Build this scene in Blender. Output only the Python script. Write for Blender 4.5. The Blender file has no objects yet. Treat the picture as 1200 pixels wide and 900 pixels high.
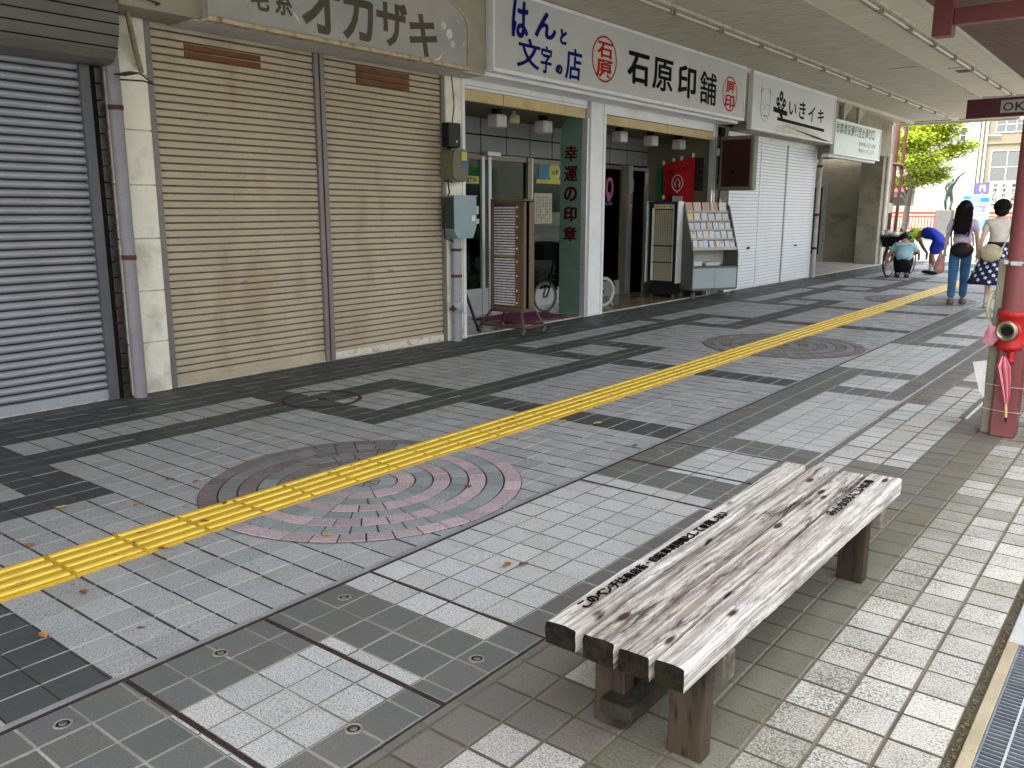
import bpy, math, random
from mathutils import Vector, Matrix
random.seed(7)
SC = bpy.context.scene
COL = SC.collection
R = math.radians

# ------------------------------------------------------------------ camera, world, sun, exposure
cam_d = bpy.data.cameras.new('camera')
cam_d.sensor_width = 36.0
cam_d.lens = 29.81
cam_d.clip_start = 0.05
cam_d.clip_end = 800
cam = bpy.data.objects.new('camera', cam_d)
COL.objects.link(cam)
SC.camera = cam

def cam_matrix(yaw, pitch, roll):
    cy, sy = math.cos(yaw), math.sin(yaw)
    fwd = Vector((-sy * math.cos(pitch), cy * math.cos(pitch), -math.sin(pitch)))
    right = Vector((cy, sy, 0)); up = right.cross(fwd)
    r = right * math.cos(roll) + up * math.sin(roll)
    u = -right * math.sin(roll) + up * math.cos(roll)
    m = Matrix((r, u, -fwd)).transposed().to_4x4()
    m.translation = (0, 0, 1.42)
    return m
cam.matrix_world = cam_matrix(0.66421, 0.202613, 0.0015)

SUN_EL, SUN_AZ = 62.0, 200.0     # azimuth from +Y towards +X
world = bpy.data.worlds.new('World')
SC.world = world
world.use_nodes = True
wn = world.node_tree
bg = wn.nodes['Background']
sky = wn.nodes.new('ShaderNodeTexSky')
sky.sky_type = 'NISHITA'
sky.sun_disc = False
sky.sun_elevation = R(SUN_EL)
sky.sun_rotation = R(SUN_AZ)
sky.dust_density = 4.0
sky.air_density = 1.0
sky.ozone_density = 1.0
hz = wn.nodes.new('ShaderNodeHueSaturation')
hz.inputs['Saturation'].default_value = 0.28     # thin overcast
wn.links.new(sky.outputs[0], hz.inputs['Color'])
wn.links.new(hz.outputs[0], bg.inputs[0])
bg.inputs[1].default_value = 0.15
sd = bpy.data.lights.new('sun', 'SUN')
sd.energy = 1.2
sd.angle = R(10)
sd.color = (1.0, 0.95, 0.88)
sun = bpy.data.objects.new('sun', sd)
COL.objects.link(sun)
_d = Vector((math.sin(R(SUN_AZ)) * math.cos(R(SUN_EL)), math.cos(R(SUN_AZ)) * math.cos(R(SUN_EL)), math.sin(R(SUN_EL))))
sun.rotation_euler = _d.to_track_quat('Z', 'Y').to_euler()
SC.view_settings.view_transform = 'Standard'
SC.view_settings.look = 'None'
SC.view_settings.gamma = 1.0
SC.view_settings.use_curve_mapping = False
SC.view_settings.exposure = 2.85
SC.render.resolution_x, SC.render.resolution_y = 1024, 768
SC.cycles.max_bounces = 8
SC.cycles.diffuse_bounces = 5

# ------------------------------------------------------------------ materials
MATS = {}
def mat(name, color, rough=0.6, metal=0.0, var=0.12, vscale=6.0, fine=0.06, fscale=120.0, bump=0.0, bscale=60.0,
        stain=None, stain_amt=0.0, stain_scale=2.0, stretch=(1, 1, 1), spec=0.3):
    if name in MATS: return MATS[name]
    m = bpy.data.materials.new(name); m.use_nodes = True
    nt = m.node_tree; N = nt.nodes; L = nt.links
    b = N['Principled BSDF']
    b.inputs['Roughness'].default_value = rough
    b.inputs['Metallic'].default_value = metal
    b.inputs['Specular IOR Level'].default_value = spec
    tc = N.new('ShaderNodeTexCoord'); mp = N.new('ShaderNodeMapping')
    mp.inputs['Scale'].default_value = stretch
    L.new(tc.outputs['Object'], mp.inputs[0])
    def noise(sc, det=4):
        n = N.new('ShaderNodeTexNoise'); n.inputs['Scale'].default_value = sc; n.inputs['Detail'].default_value = det
        L.new(mp.outputs[0], n.inputs['Vector']); return n
    def mix(a, bcol, facsock, blend='MIX'):
        x = N.new('ShaderNodeMix'); x.data_type = 'RGBA'; x.blend_type = blend
        if isinstance(a, tuple): x.inputs[6].default_value = (*a, 1)
        else: L.new(a, x.inputs[6])
        if isinstance(bcol, tuple): x.inputs[7].default_value = (*bcol, 1)
        else: L.new(bcol, x.inputs[7])
        L.new(facsock, x.inputs[0]); return x.outputs[2]
    def ramp(sock, lo, hi):
        r = N.new('ShaderNodeMapRange'); r.inputs[1].default_value = lo; r.inputs[2].default_value = hi
        L.new(sock, r.inputs[0]); return r.outputs[0]
    c = tuple(color[:3])
    n1 = noise(vscale)
    lo = tuple(max(0, v * (1 - var)) for v in c); hi = tuple(min(1, v * (1 + var)) for v in c)
    out = mix(lo, hi, ramp(n1.outputs[0], 0.3, 0.7))
    if fine > 0:
        n2 = noise(fscale, 2)
        out = mix(out, tuple(v * (1 - fine * 4) for v in c), ramp(n2.outputs[0], 0.52, 0.75))
    if stain and stain_amt > 0:
        n3 = noise(stain_scale, 8)
        r = N.new('ShaderNodeMapRange'); r.inputs[1].default_value = 0.52; r.inputs[2].default_value = 0.68
        r.inputs[4].default_value = stain_amt
        L.new(n3.outputs[0], r.inputs[0])
        out = mix(out, tuple(stain), r.outputs[0])
    L.new(out, b.inputs['Base Color'])
    rr = N.new('ShaderNodeMapRange'); rr.inputs[3].default_value = max(0, rough - 0.08); rr.inputs[4].default_value = min(1, rough + 0.1)
    L.new(n1.outputs[0], rr.inputs[0]); L.new(rr.outputs[0], b.inputs['Roughness'])
    if bump > 0:
        nb = noise(bscale, 5); bn = N.new('ShaderNodeBump'); bn.inputs['Strength'].default_value = bump
        bn.inputs['Distance'].default_value = 0.01
        L.new(nb.outputs[0], bn.inputs['Height']); L.new(bn.outputs[0], b.inputs['Normal'])
    MATS[name] = m
    return m

def glass_mat(name, tint=(0.8, 0.9, 0.85), refl=0.12):
    if name in MATS: return MATS[name]
    m = bpy.data.materials.new(name); m.use_nodes = True
    nt = m.node_tree; N = nt.nodes; L = nt.links
    N.remove(N['Principled BSDF'])
    t = N.new('ShaderNodeBsdfTransparent'); t.inputs[0].default_value = (*tint, 1)
    g = N.new('ShaderNodeBsdfGlossy'); g.inputs['Roughness'].default_value = 0.03; g.inputs[0].default_value = (.50, .60, .50, 1)
    fr = N.new('ShaderNodeFresnel'); fr.inputs[0].default_value = 1.42
    ad = N.new('ShaderNodeMath'); ad.operation = 'ADD'; ad.inputs[1].default_value = refl
    L.new(fr.outputs[0], ad.inputs[0])
    mx = N.new('ShaderNodeMixShader'); L.new(ad.outputs[0], mx.inputs[0]); L.new(t.outputs[0], mx.inputs[1]); L.new(g.outputs[0], mx.inputs[2])
    L.new(mx.outputs[0], N['Material Output'].inputs[0])
    MATS[name] = m; return m

# ------------------------------------------------------------------ mesh builder
class MB:
    def __init__(s): s.v = []; s.f = []; s.mi = []; s.sm = []
    def add(s, vs, fs, mi=0, smooth=False):
        o = len(s.v); s.v += [tuple(p) for p in vs]
        for f in fs: s.f.append([o + i for i in f]); s.mi.append(mi); s.sm.append(smooth)
        return s
    def box(s, x0, x1, y0, y1, z0, z1, mi=0, M=None):
        if x0 > x1: x0, x1 = x1, x0
        if y0 > y1: y0, y1 = y1, y0
        if z0 > z1: z0, z1 = z1, z0
        vs = [(x, y, z) for z in (z0, z1) for y in (y0, y1) for x in (x0, x1)]
        if M is not None: vs = [tuple(M @ Vector(p)) for p in vs]
        return s.add(vs, [(0, 2, 3, 1), (4, 5, 7, 6), (0, 1, 5, 4), (2, 6, 7, 3), (0, 4, 6, 2), (1, 3, 7, 5)], mi)
    def bbox(s, x0, x1, y0, y1, z0, z1, b=0.004, mi=0, M=None):
        """box with chamfered vertical edges and chamfered top and bottom rims"""
        if x0 > x1: x0, x1 = x1, x0
        if y0 > y1: y0, y1 = y1, y0
        if z0 > z1: z0, z1 = z1, z0
        b = min(b, (x1 - x0) * .4, (y1 - y0) * .4, (z1 - z0) * .4)
        def ring(z, i):
            j = i + b
            return [(x0 + j, y0 + i, z), (x1 - j, y0 + i, z), (x1 - i, y0 + j, z), (x1 - i, y1 - j, z), (x1 - j, y1 - i, z), (x0 + j, y1 - i, z), (x0 + i, y1 - j, z), (x0 + i, y0 + j, z)]
        vs = ring(z0, b) + ring(z0 + b, 0) + ring(z1 - b, 0) + ring(z1, b)
        if M is not None: vs = [tuple(M @ Vector(p)) for p in vs]
        fs = [tuple(range(7, -1, -1)), tuple(range(24, 32))]
        for k in range(3):
            for i in range(8):
                a = k * 8 + i; c = k * 8 + (i + 1) % 8
                fs.append((a, c, c + 8, a + 8))
        return s.add(vs, fs, mi)
    def prism(s, poly, axis, a, b, mi=0, smooth=False, cap=True):
        """poly of (u,v); axis 'x': (u,v)=(y,z); 'y': (x,z); 'z': (x,y)"""
        def P(u, v, t):
            return (t, u, v) if axis == 'x' else (u, t, v) if axis == 'y' else (u, v, t)
        n = len(poly)
        vs = [P(u, v, a) for u, v in poly] + [P(u, v, b) for u, v in poly]
        s.add(vs, [(i, (i + 1) % n, n + (i + 1) % n, n + i) for i in range(n)], mi, smooth)
        if cap: s.add(vs, [tuple(range(n - 1, -1, -1)), tuple(range(n, 2 * n))], mi)
        return s
    def cyl(s, p0, p1, r0, r1=None, n=16, mi=0, cap=True, smooth=True):
        r1 = r0 if r1 is None else r1
        p0, p1 = Vector(p0), Vector(p1); d = (p1 - p0).normalized()
        a = d.orthogonal().normalized(); b = d.cross(a)
        vs = []
        for p, r in ((p0, r0), (p1, r1)):
            for i in range(n):
                t = 2 * math.pi * i / n; vs.append(tuple(p + a * r * math.cos(t) + b * r * math.sin(t)))
        s.add(vs, [(i, (i + 1) % n, n + (i + 1) % n, n + i) for i in range(n)], mi, smooth)
        if cap: s.add(vs, [tuple(range(n - 1, -1, -1)), tuple(range(n, 2 * n))], mi)
        return s
    def tube(s, pts, r, n=8, mi=0, closed=False, rr=None):
        pts = [Vector(p) for p in pts]; N = len(pts); vs = []; a = None
        for i, p in enumerate(pts):
            if closed: d = pts[(i + 1) % N] - pts[i - 1]
            else: d = pts[min(i + 1, N - 1)] - pts[max(i - 1, 0)]
            d.normalize()
            if a is None: a = d.orthogonal().normalized()
            else:
                a = (a - d * a.dot(d))
                a = a.normalized() if a.length > 1e-6 else d.orthogonal().normalized()
            b = d.cross(a); q = rr[i] if rr else r
            for k in range(n):
                t = 2 * math.pi * k / n; vs.append(tuple(p + a * q * math.cos(t) + b * q * math.sin(t)))
        fs = []
        for i in range(N if closed else N - 1):
            for k in range(n):
                j = (i + 1) % N
                fs.append((i * n + k, i * n + (k + 1) % n, j * n + (k + 1) % n, j * n + k))
        s.add(vs, fs, mi, True)
        if not closed: s.add(vs, [tuple(range(n - 1, -1, -1)), tuple(range((N - 1) * n, N * n))], mi)
        return s
    def lathe(s, prof, c, axis=(0, 0, 1), n=20, mi=0, smooth=True):
        """prof: (r, h) along axis from c"""
        d = Vector(axis).normalized(); a = d.orthogonal().normalized(); b = d.cross(a); c = Vector(c); vs = []
        for r, h in prof:
            for k in range(n):
                t = 2 * math.pi * k / n; vs.append(tuple(c + d * h + a * r * math.cos(t) + b * r * math.sin(t)))
        fs = [(i * n + k, i * n + (k + 1) % n, (i + 1) * n + (k + 1) % n, (i + 1) * n + k) for i in range(len(prof) - 1) for k in range(n)]
        return s.add(vs, fs, mi, smooth)
    def ell(s, c, rx, ry, rz, n=14, m=9, mi=0, M=None, zmin=-1):
        vs = []
        for j in range(m + 1):
            ph = -math.pi / 2 + math.pi * j / m
            z = max(math.sin(ph), zmin)
            for i in range(n):
                t = 2 * math.pi * i / n
                p = Vector((rx * math.cos(ph) * math.cos(t), ry * math.cos(ph) * math.sin(t), rz * z))
                if M is not None: p = M @ p
                vs.append(tuple(Vector(c) + p))
        return s.add(vs, [(j * n + i, j * n + (i + 1) % n, (j + 1) * n + (i + 1) % n, (j + 1) * n + i) for j in range(m) for i in range(n)], mi, True)
    def quad(s, a, b, c, d, mi=0): return s.add([a, b, c, d], [(0, 1, 2, 3)], mi)
    def build_each(s, name, mats, parent=None):
        """one object for every separate piece"""
        key = {}; par = []
        def find(a):
            while par[a] != a: par[a] = par[par[a]]; a = par[a]
            return a
        ids = []
        for v in s.v:
            k = (round(v[0], 5), round(v[1], 5), round(v[2], 5))
            if k not in key: key[k] = len(par); par.append(len(par))
            ids.append(key[k])
        for f in s.f:
            for i in f[1:]: par[find(ids[i])] = find(ids[f[0]])
        comp = {}
        for fi, f in enumerate(s.f): comp.setdefault(find(ids[f[0]]), []).append(fi)
        out = []
        for fl_ in comp.values():
            m = MB(); mp = {}
            for fi in fl_:
                g = []
                for i in s.f[fi]:
                    if i not in mp: mp[i] = len(m.v); m.v.append(s.v[i])
                    g.append(mp[i])
                m.f.append(g); m.mi.append(s.mi[fi]); m.sm.append(s.sm[fi])
            out.append(m.build(name, mats, parent))
        return out
    def build(s, name, mats, parent=None, label=None):
        me = bpy.data.meshes.new(name)
        off = Vector(parent_world(parent)) if parent else Vector((0, 0, 0))
        me.from_pydata([(x - off.x, y - off.y, z - off.z) for x, y, z in s.v], [], s.f)
        if not isinstance(mats, (list, tuple)): mats = [mats]
        for m in mats: me.materials.append(m)
        me.polygons.foreach_set('material_index', s.mi)
        me.polygons.foreach_set('use_smooth', s.sm)
        me.update()
        o = bpy.data.objects.new(name, me); COL.objects.link(o)
        if parent: o.parent = parent
        if label: o['label'] = label
        return o

def parent_world(p):
    v = Vector((0, 0, 0))
    while p: v += p.location; p = p.parent
    return v

def tag(o, label=None, cat=None, group=None, kind=None):
    if label: o['label'] = label
    if cat: o['category'] = cat
    if group: o['group'] = group
    if kind: o['kind'] = kind
    return o
def thing(name, label, cat, loc=(0, 0, 0), group=None):
    o = bpy.data.objects.new(name, None); COL.objects.link(o); o.location = loc
    o.empty_display_size = 0.2
    return tag(o, label, cat, group)
def copy_tree(o, loc, label=None, parent=None):
    c = o.copy(); COL.objects.link(c); c.parent = parent
    if parent is None: c.location = loc
    if label: c['label'] = label
    for ch in [x for x in bpy.data.objects if x.parent == o]: copy_tree(ch, None, None, c)
    return c

# text -> glyph geometry in a unit box
GL = {}
def glyph(ch, w=0.0):
    k = (ch, w)
    if k not in GL:
        c = bpy.data.curves.new('g', 'FONT'); c.body = ch; c.offset = w; c.resolution_u = 3
        o = bpy.data.objects.new('g', c); me = o.to_mesh()
        vs = [(v.co.x, v.co.y) for v in me.vertices]; fs = [tuple(p.vertices) for p in me.polygons]
        o.to_mesh_clear(); bpy.data.objects.remove(o); bpy.data.curves.remove(c)
        if not vs: GL[k] = ([], [])
        else:
            x0 = min(v[0] for v in vs); x1 = max(v[0] for v in vs); y0 = min(v[1] for v in vs); y1 = max(v[1] for v in vs)
            GL[k] = ([((a - x0) / max(x1 - x0, 1e-5), (b - y0) / max(y1 - y0, 1e-5)) for a, b in vs], fs)
    return GL[k]
def put(mb, ch, P, U, V, w=0.02, mi=0, skew=0.0):
    """place glyph ch so that its box starts at P and spans vectors U (right) and V (up)"""
    vs, fs = glyph(ch, w); P, U, V = Vector(P), Vector(U), Vector(V)
    mb.add([tuple(P + U * (a + skew * b) + V * b) for a, b in vs], fs, mi)
def putbold(mb, ch, P, U, V, d=.012, mi=0, skew=0.0):
    """heavier strokes: the glyph stamped several times, each copy a hair in front of the last"""
    P, U, V = Vector(P), Vector(U), Vector(V); n = U.cross(V).normalized(); u = U.normalized(); v = V.normalized()
    P = P + u * d + v * d; U = U - u * 2 * d; V = V - v * 2 * d
    for k, (a, b_) in enumerate(((0, 0), (1, 0), (-1, 0), (0, .6), (0, -.6), (.7, .5), (-.7, .5), (.7, -.5), (-.7, -.5))):
        put(mb, ch, P + n * .0004 * k + u * a * d + v * b_ * d, U, V, .0, mi, skew)
def putline(mb, s, P, U, V, n=None, fill=0.86, w=0.02, mi=0):
    """string in equal cells along U (total), height V"""
    P, U, V = Vector(P), Vector(U), Vector(V); n = len(s); c = U / n
    for i, ch in enumerate(s):
        if ch == ' ': continue
        if ch in '・': put(mb, ch, P + c * (i + .35) + V * .4, c * .3, V * .25, w, mi); continue
        if ch == 'ー': put(mb, ch, P + c * (i + .07) + V * .42, c * fill, V * .14, w, mi); continue
        put(mb, ch, P + c * (i + (1 - fill) / 2), c * fill, V, w, mi)

# skinned figure parts
def skin(name, verts, edges, material, parent, sub=2, root=0, label=None):
    me = bpy.data.meshes.new(name)
    off = parent_world(parent)
    me.from_pydata([(v[0] - off.x, v[1] - off.y, v[2] - off.z) for v in verts], edges, [])
    o = bpy.data.objects.new(name, me); COL.objects.link(o); o.parent = parent
    me.materials.append(material)
    md = o.modifiers.new('skin', 'SKIN'); md.use_smooth_shade = True
    for i, v in enumerate(verts):
        sv = me.skin_vertices[0].data[i]
        r = v[3]; sv.radius = r if isinstance(r, (tuple, list)) else (r, r)
        sv.use_root = (i == root)
    ms = o.modifiers.new('sub', 'SUBSURF'); ms.levels = sub; ms.render_levels = sub
    if label: o['label'] = label
    return o

# colours
ALU = mat('aluminium', (0.52, 0.53, 0.54), 0.38, 0.5, 0.08, 3)
ALU_WHITE = mat('white_aluminium', (0.76, 0.77, 0.79), 0.4, 0.0, 0.05, 4, stain=(0.45, 0.43, 0.38), stain_amt=0.3, stain_scale=3)
CONC = mat('concrete_beige', (0.36, 0.33, 0.26), 0.9, 0, 0.18, 3, 0.08, 140, 0.4, 90, (0.17, 0.15, 0.11), 0.5, 1.5)
CONC_WHITE = mat('white_block_wall', (0.84, 0.80, 0.69), 0.85, 0, 0.08, 4, 0.04, 100, 0.3, 60, (0.34, 0.31, 0.25), 0.55, 4)
DARK = mat('near_black', (0.008, 0.008, 0.008), 0.8, spec=.1)
BLACKP = mat('black_plastic', (0.010, 0.010, 0.011), 0.5)
RUST = mat('rust', (0.09, 0.04, 0.03), 0.9, 0, 0.4, 20)
RED_POST = mat('dull_red_paint', (0.175, 0.05, 0.05), 0.5, 0, 0.18, 3, 0.05, 60, 0.15, 40, (0.17, 0.065, 0.06), 0.5, 5)
DKRED = mat('dark_maroon_paint', (0.06, 0.008, 0.01), 0.5, 0, 0.1)

# ------------------------------------------------------------------ ground
def col(hexs): return hexs
base = MB()
base.quad((-260, -60, -0.05), (-0.335, -60, -0.05), (-0.335, 26.5, -0.05), (-260, 26.5, -0.05))
base.quad((-0.335, -60, -0.09), (0.6, -60, -0.09), (0.6, 26.5, -0.09), (-0.335, 26.5, -0.09))
base.quad((-0.335, -60, -0.05), (-0.335, -60, -0.09), (-0.335, 26.5, -0.09), (-0.335, 26.5, -0.05))
base.quad((0.6, -60, -0.05), (260, -60, -0.05), (260, 26.5, -0.05), (0.6, 26.5, -0.05))
base.quad((0.6, -60, -0.09), (0.6, -60, -0.05), (0.6, 26.5, -0.05), (0.6, 26.5, -0.09))
base.quad((-260, 26.5, -0.012), (260, 26.5, -0.012), (260, 500, -0.012), (-260, 500, -0.012))
tag(base.build('ground', mat('ground_soil', (0.30, 0.29, 0.26), 0.95, 0, 0.2, 0.6, 0.1, 60)), kind='structure')

def XL(k):      # left zone column boundaries
    return -2.435 - .1425 * k if k <= 12 else -4.145 - .1532 * (k - 12)
def YJ(j): return .815 + .149 * j
DK = (0.058, 0.066, 0.066); LT = (0.355, 0.365, 0.37)
DK2 = (0.125, 0.127, 0.12); LT2 = (0.46, 0.465, 0.45); WARM = (0.43, 0.415, 0.375); WDK = (0.15, 0.138, 0.122)
def tone_left(k, j):
    jj = j % 20; n = (j // 20) % 2; m = j % 40
    if k >= 21: return DK
    if k >= 19: return DK if (jj in (0, 1) or 0 <= j < 8) else LT
    if k >= 12:
        if jj in (0, 1, 6, 7): return DK
        if k in (17, 18): return DK if m < 28 else LT
        if k in (12, 13): return DK if (j + 20) % 40 < 28 else LT
        return LT
    if (n == 0 and jj in (0, 1)) or (n == 1 and jj in (6, 7)): return DK
    if j < 0 and jj > 15: return LT
    return LT
def tone_cover(i, j):
    jj = j % 20; n = (j // 20) % 2
    if jj in (0, 1, 6, 7): return DK2
    if jj in (2, 3, 4, 5): return LT2 if 2 <= i <= 4 else DK2
    if n == 0:
        if jj == 8: return LT2 if i < 5 else DK2
        return LT2 if i < 5 else DK2
    return DK2 if i < 2 else LT2
def tone_right(r, j):
    jj = j % 20
    if r == 0: return WDK if (j < 12 or j >= 40) else LT2
    if r in (1, 2): return WDK if jj in (6, 7) else tuple(.5 * a + .5 * b for a, b in zip(LT2, WARM))
    if r in (3, 4): return WDK if j < 62 else WARM
    return WARM

tiles = MB(); tcol = []; tp = []
def add_tile(x0, x1, y0, y1, c, sp, gx=.004, gy=.004, ex=None, ey=None, b=.0026, var=.06):
    """one paving tile: top and chamfered rim. x0<x1"""
    x0 += gx / 2; x1 -= gx / 2; y0 += gy / 2; y1 -= gy / 2
    if x1 - x0 < .01 or y1 - y0 < .01: return
    dz = random.gauss(0, .0006); tx = random.gauss(0, .0007); ty = random.gauss(0, .0007)
    def z(x, y): return dz + tx * (x - x0) / .14 + ty * (y - y0) / .15
    top = [(x0 + b, y0 + b), (x1 - b, y0 + b), (x1 - b, y1 - b), (x0 + b, y1 - b)]
    rim = [(x0, y0), (x1, y0), (x1, y1), (x0, y1)]
    vs = [(x, y, z(x, y)) for x, y in top] + [(x, y, z(x, y) - .002) for x, y in rim] + [(x, y, -.012) for x, y in rim]
    fs = [(0, 1, 2, 3)] + [(4 + i, 4 + (i + 1) % 4, (i + 1) % 4, i) for i in range(4)] + [(8 + i, 8 + (i + 1) % 4, 4 + (i + 1) % 4, 4 + i) for i in range(4)]
    tiles.add(vs, fs)
    v = 1 + random.gauss(0, var); h = random.gauss(0, .012)
    cc = (c[0] * v * (1 + h), c[1] * v, c[2] * v * (1 - h), sp)
    ex = ex or tuple(q * .8 for q in cc[:3]); ey = ey or ex
    EX, EY = (*ex, .2), (*ey, .2)
    tcol.extend([cc, EY, EX, EY, EX, EY, EX, EY, EX])
J0, J1 = -14, 172
for j in range(J0, J1):
    ya, yb = YJ(j), YJ(j + 1)
    for k in range(27):
        xa, xb = XL(k + 1), XL(k)
        c = tone_left(k, j)
        sp = 1.0 if c == LT else .4
        if yb > 6 and c == LT: c = tuple(v * 1.05 for v in c)
        if random.random() < .05: c = tuple(v * .88 for v in c)
        add_tile(xa, xb, ya, yb, c, sp, gx=.004, gy=.006, ex=(.34, .335, .31) if c == LT else (.20, .205, .19), ey=(.06, .052, .045), b=.0022)
GAPS = [1.137, 1.645, 2.152, 3.665, 4.16, 4.665]
for j in range(J0, J1):
    ya, yb = YJ(j), YJ(j + 1)
    for i in range(6):
        x0 = -2.40 + .1425 * i; x1 = x0 + .1425
        c = tone_cover(i, j); sp = 1.0 if c == LT2 else .45
        segs = [(ya, yb)]
        for g in GAPS:
            ns = []
            for a, b in segs:
                if a < g < b: ns += [(a, g - .007), (g + .007, b)]
                else: ns.append((a, b))
            segs = ns
        for a, b in segs: add_tile(x0, x1, a, b, c, sp, .005, .005, ex=(.12, .11, .095) if c == LT2 else (.22, .21, .185), b=.0017, var=.045)
    if 9.5 < j + .1 or True:
        add_tile(-1.537, -1.503, ya - .02, yb - .02, (0.13, 0.125, 0.11), .2, .006, .002)
    for r in range(8):
        x0 = -1.50 + .1463 * r; x1 = x0 + .1463
        c = tone_right(r, j)
        yc = (ya + yb) / 2; xc = (x0 + x1) / 2
        moss = 0
        if r in (3, 4) and 1.2 < yc < 4.2: moss = .55
        if r == 5 and random.random() < .6: moss = random.uniform(.15, .45)
        if r in (6, 7) and random.random() < .25: moss = random.uniform(.1, .3)
        if r in (4, 5, 6) and 4.3 < yc < 6.6 and random.random() < .6: moss = .55
        if moss:
            mo = (.13, .125, .085); c = tuple(a * (1 - moss) + b * moss for a, b in zip(c, mo))
        add_tile(x0, x1, ya - .025, yb - .025, c, 1.0 if c[0] > .25 else .5, .009, .006, ex=(.17, .15, .11), ey=(.075, .065, .045), b=.0025, var=.07)
# joints mesh sits under the tiles
m = bpy.data.materials.new('granite_tile'); m.use_nodes = True
nt = m.node_tree; N = nt.nodes; L = nt.links; b = N['Principled BSDF']
at = N.new('ShaderNodeAttribute'); at.attribute_name = 'tone'
tc = N.new('ShaderNodeTexCoord')
def nz(scale, det=2, rough=.5):
    n = N.new('ShaderNodeTexNoise'); n.inputs['Scale'].default_value = scale; n.inputs['Detail'].default_value = det
    n.inputs['Roughness'].default_value = rough; L.new(tc.outputs['Object'], n.inputs['Vector']); return n.outputs[0]
def mr(s, a, b_, c=0, d=1):
    r = N.new('ShaderNodeMapRange'); r.inputs[1].default_value = a; r.inputs[2].default_value = b_; r.inputs[3].default_value = c; r.inputs[4].default_value = d
    L.new(s, r.inputs[0]); return r.outputs[0]
def mth(op, a, b_):
    x = N.new('ShaderNodeMath'); x.operation = op
    for i, s in enumerate((a, b_)):
        if isinstance(s, (int, float)): x.inputs[i].default_value = s
        else: L.new(s, x.inputs[i])
    return x.outputs[0]
def mixc(a, c, f):
    x = N.new('ShaderNodeMix'); x.data_type = 'RGBA'
    for idx, s in ((6, a), (7, c)):
        if isinstance(s, tuple): x.inputs[idx].default_value = (*s, 1)
        else: L.new(s, x.inputs[idx])
    if isinstance(f, float): x.inputs[0].default_value = f
    else: L.new(f, x.inputs[0])
    return x.outputs[2]
spk = mth('MULTIPLY', mr(nz(190, 3, .75), .51, .58), at.outputs['Alpha'])
dark = N.new('ShaderNodeMix'); dark.data_type = 'RGBA'; dark.blend_type = 'MULTIPLY'; dark.inputs[0].default_value = 1
L.new(at.outputs['Color'], dark.inputs[6]); dark.inputs[7].default_value = (.28, .27, .26, 1)
c1 = mixc(at.outputs['Color'], dark.outputs[2], mth('MULTIPLY', spk, .85))
bright = N.new('ShaderNodeMix'); bright.data_type = 'RGBA'; bright.blend_type = 'MULTIPLY'; bright.inputs[0].default_value = 1
L.new(c1, bright.inputs[6]); bright.inputs[7].default_value = (1.45, 1.45, 1.45, 1)
c2 = mixc(c1, bright.outputs[2], mth('MULTIPLY', mr(nz(330, 1, .6), .54, .62), mth('MULTIPLY', at.outputs['Alpha'], .6)))
# wear and dirt in patches
c3 = mixc(c2, (.20, .18, .14), mr(nz(1.3, 6, .65), .55, .80, 0, .38))
c4 = mixc(c3, (.10, .095, .075), mr(nz(11.0, 7, .7), .56, .74, 0, .40))
# mossy grime that gathers towards the open side of the arcade
sep = N.new('ShaderNodeSeparateXYZ'); L.new(tc.outputs['Object'], sep.inputs[0])
side = mth('MULTIPLY', mr(sep.outputs[0], -1.25, -.75), mr(sep.outputs[0], -.50, -.72))
c5 = mixc(c4, (.085, .08, .05), mth('MULTIPLY', mth('MULTIPLY', mth('ADD', mth('MULTIPLY', side, .5), mth('MULTIPLY', mr(sep.outputs[0], -1.4, -.7), .78)), mr(nz(5.5, 3, .6), .36, .62, .22, 1.3)), mr(nz(95, 6, .8), .47, .60)))
L.new(c5, b.inputs['Base Color'])
L.new(mr(nz(3, 4), .3, .7, .50, .72), b.inputs['Roughness']); b.inputs['Specular IOR Level'].default_value = .3
bp = N.new('ShaderNodeBump'); bp.inputs['Strength'].default_value = .35; bp.inputs['Distance'].default_value = .002
L.new(nz(420, 3, .7), bp.inputs['Height']); L.new(bp.outputs[0], b.inputs['Normal'])
GRAN = m
pav = tiles.build('pavement', GRAN)
ca = pav.data.color_attributes.new('tone', 'FLOAT_COLOR', 'CORNER')
buf = []
for p, c in zip(pav.data.polygons, tcol):
    for _ in p.vertices: buf.extend(c)
ca.data.foreach_set('color', buf)
tag(pav, kind='structure')
# mortar bed: dark in most joints, pale sand in others
m = bpy.data.materials.new('mortar'); m.use_nodes = True
nt = m.node_tree; N = nt.nodes; L = nt.links; b = N['Principled BSDF']; tc = N.new('ShaderNodeTexCoord')
f = mr(nz(.55, 5, .6), .47, .58); g2 = mr(nz(60, 3, .6), .4, .6)
L.new(mixc(mixc((.035, .03, .025), (.06, .053, .045), f), (.09, .075, .055), mth('MULTIPLY', g2, .5)), b.inputs['Base Color'])
b.inputs['Roughness'].default_value = .95
bed = MB()
bed.quad((-6.35, -2, -.0045), (-2.42, -2, -.0045), (-2.42, 26.45, -.0045), (-6.35, 26.45, -.0045))
tag(bed.build('pavement', m), kind='structure')
bed = MB(); bed.quad((-2.42, -2, -.0035), (-1.52, -2, -.0035), (-1.52, 26.45, -.0035), (-2.42, 26.45, -.0035))
for k in range(1, 27):
    x = XL(k); bed.quad((x - .0026, -1.2, -.0018), (x + .0026, -1.2, -.0018), (x + .0026, 26.4, -.0018), (x - .0026, 26.4, -.0018))
tag(bed.build('pavement', mat('pale_mortar', (.40, .385, .34), .95, 0, .35, 2.2, .08, 60, 0, 1, (.10, .09, .075), .75, 1.8)), kind='structure')
bed = MB(); bed.quad((-1.52, -2, -.0045), (-.335, -2, -.0045), (-.335, 26.45, -.0045), (-1.52, 26.45, -.0045))
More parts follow.
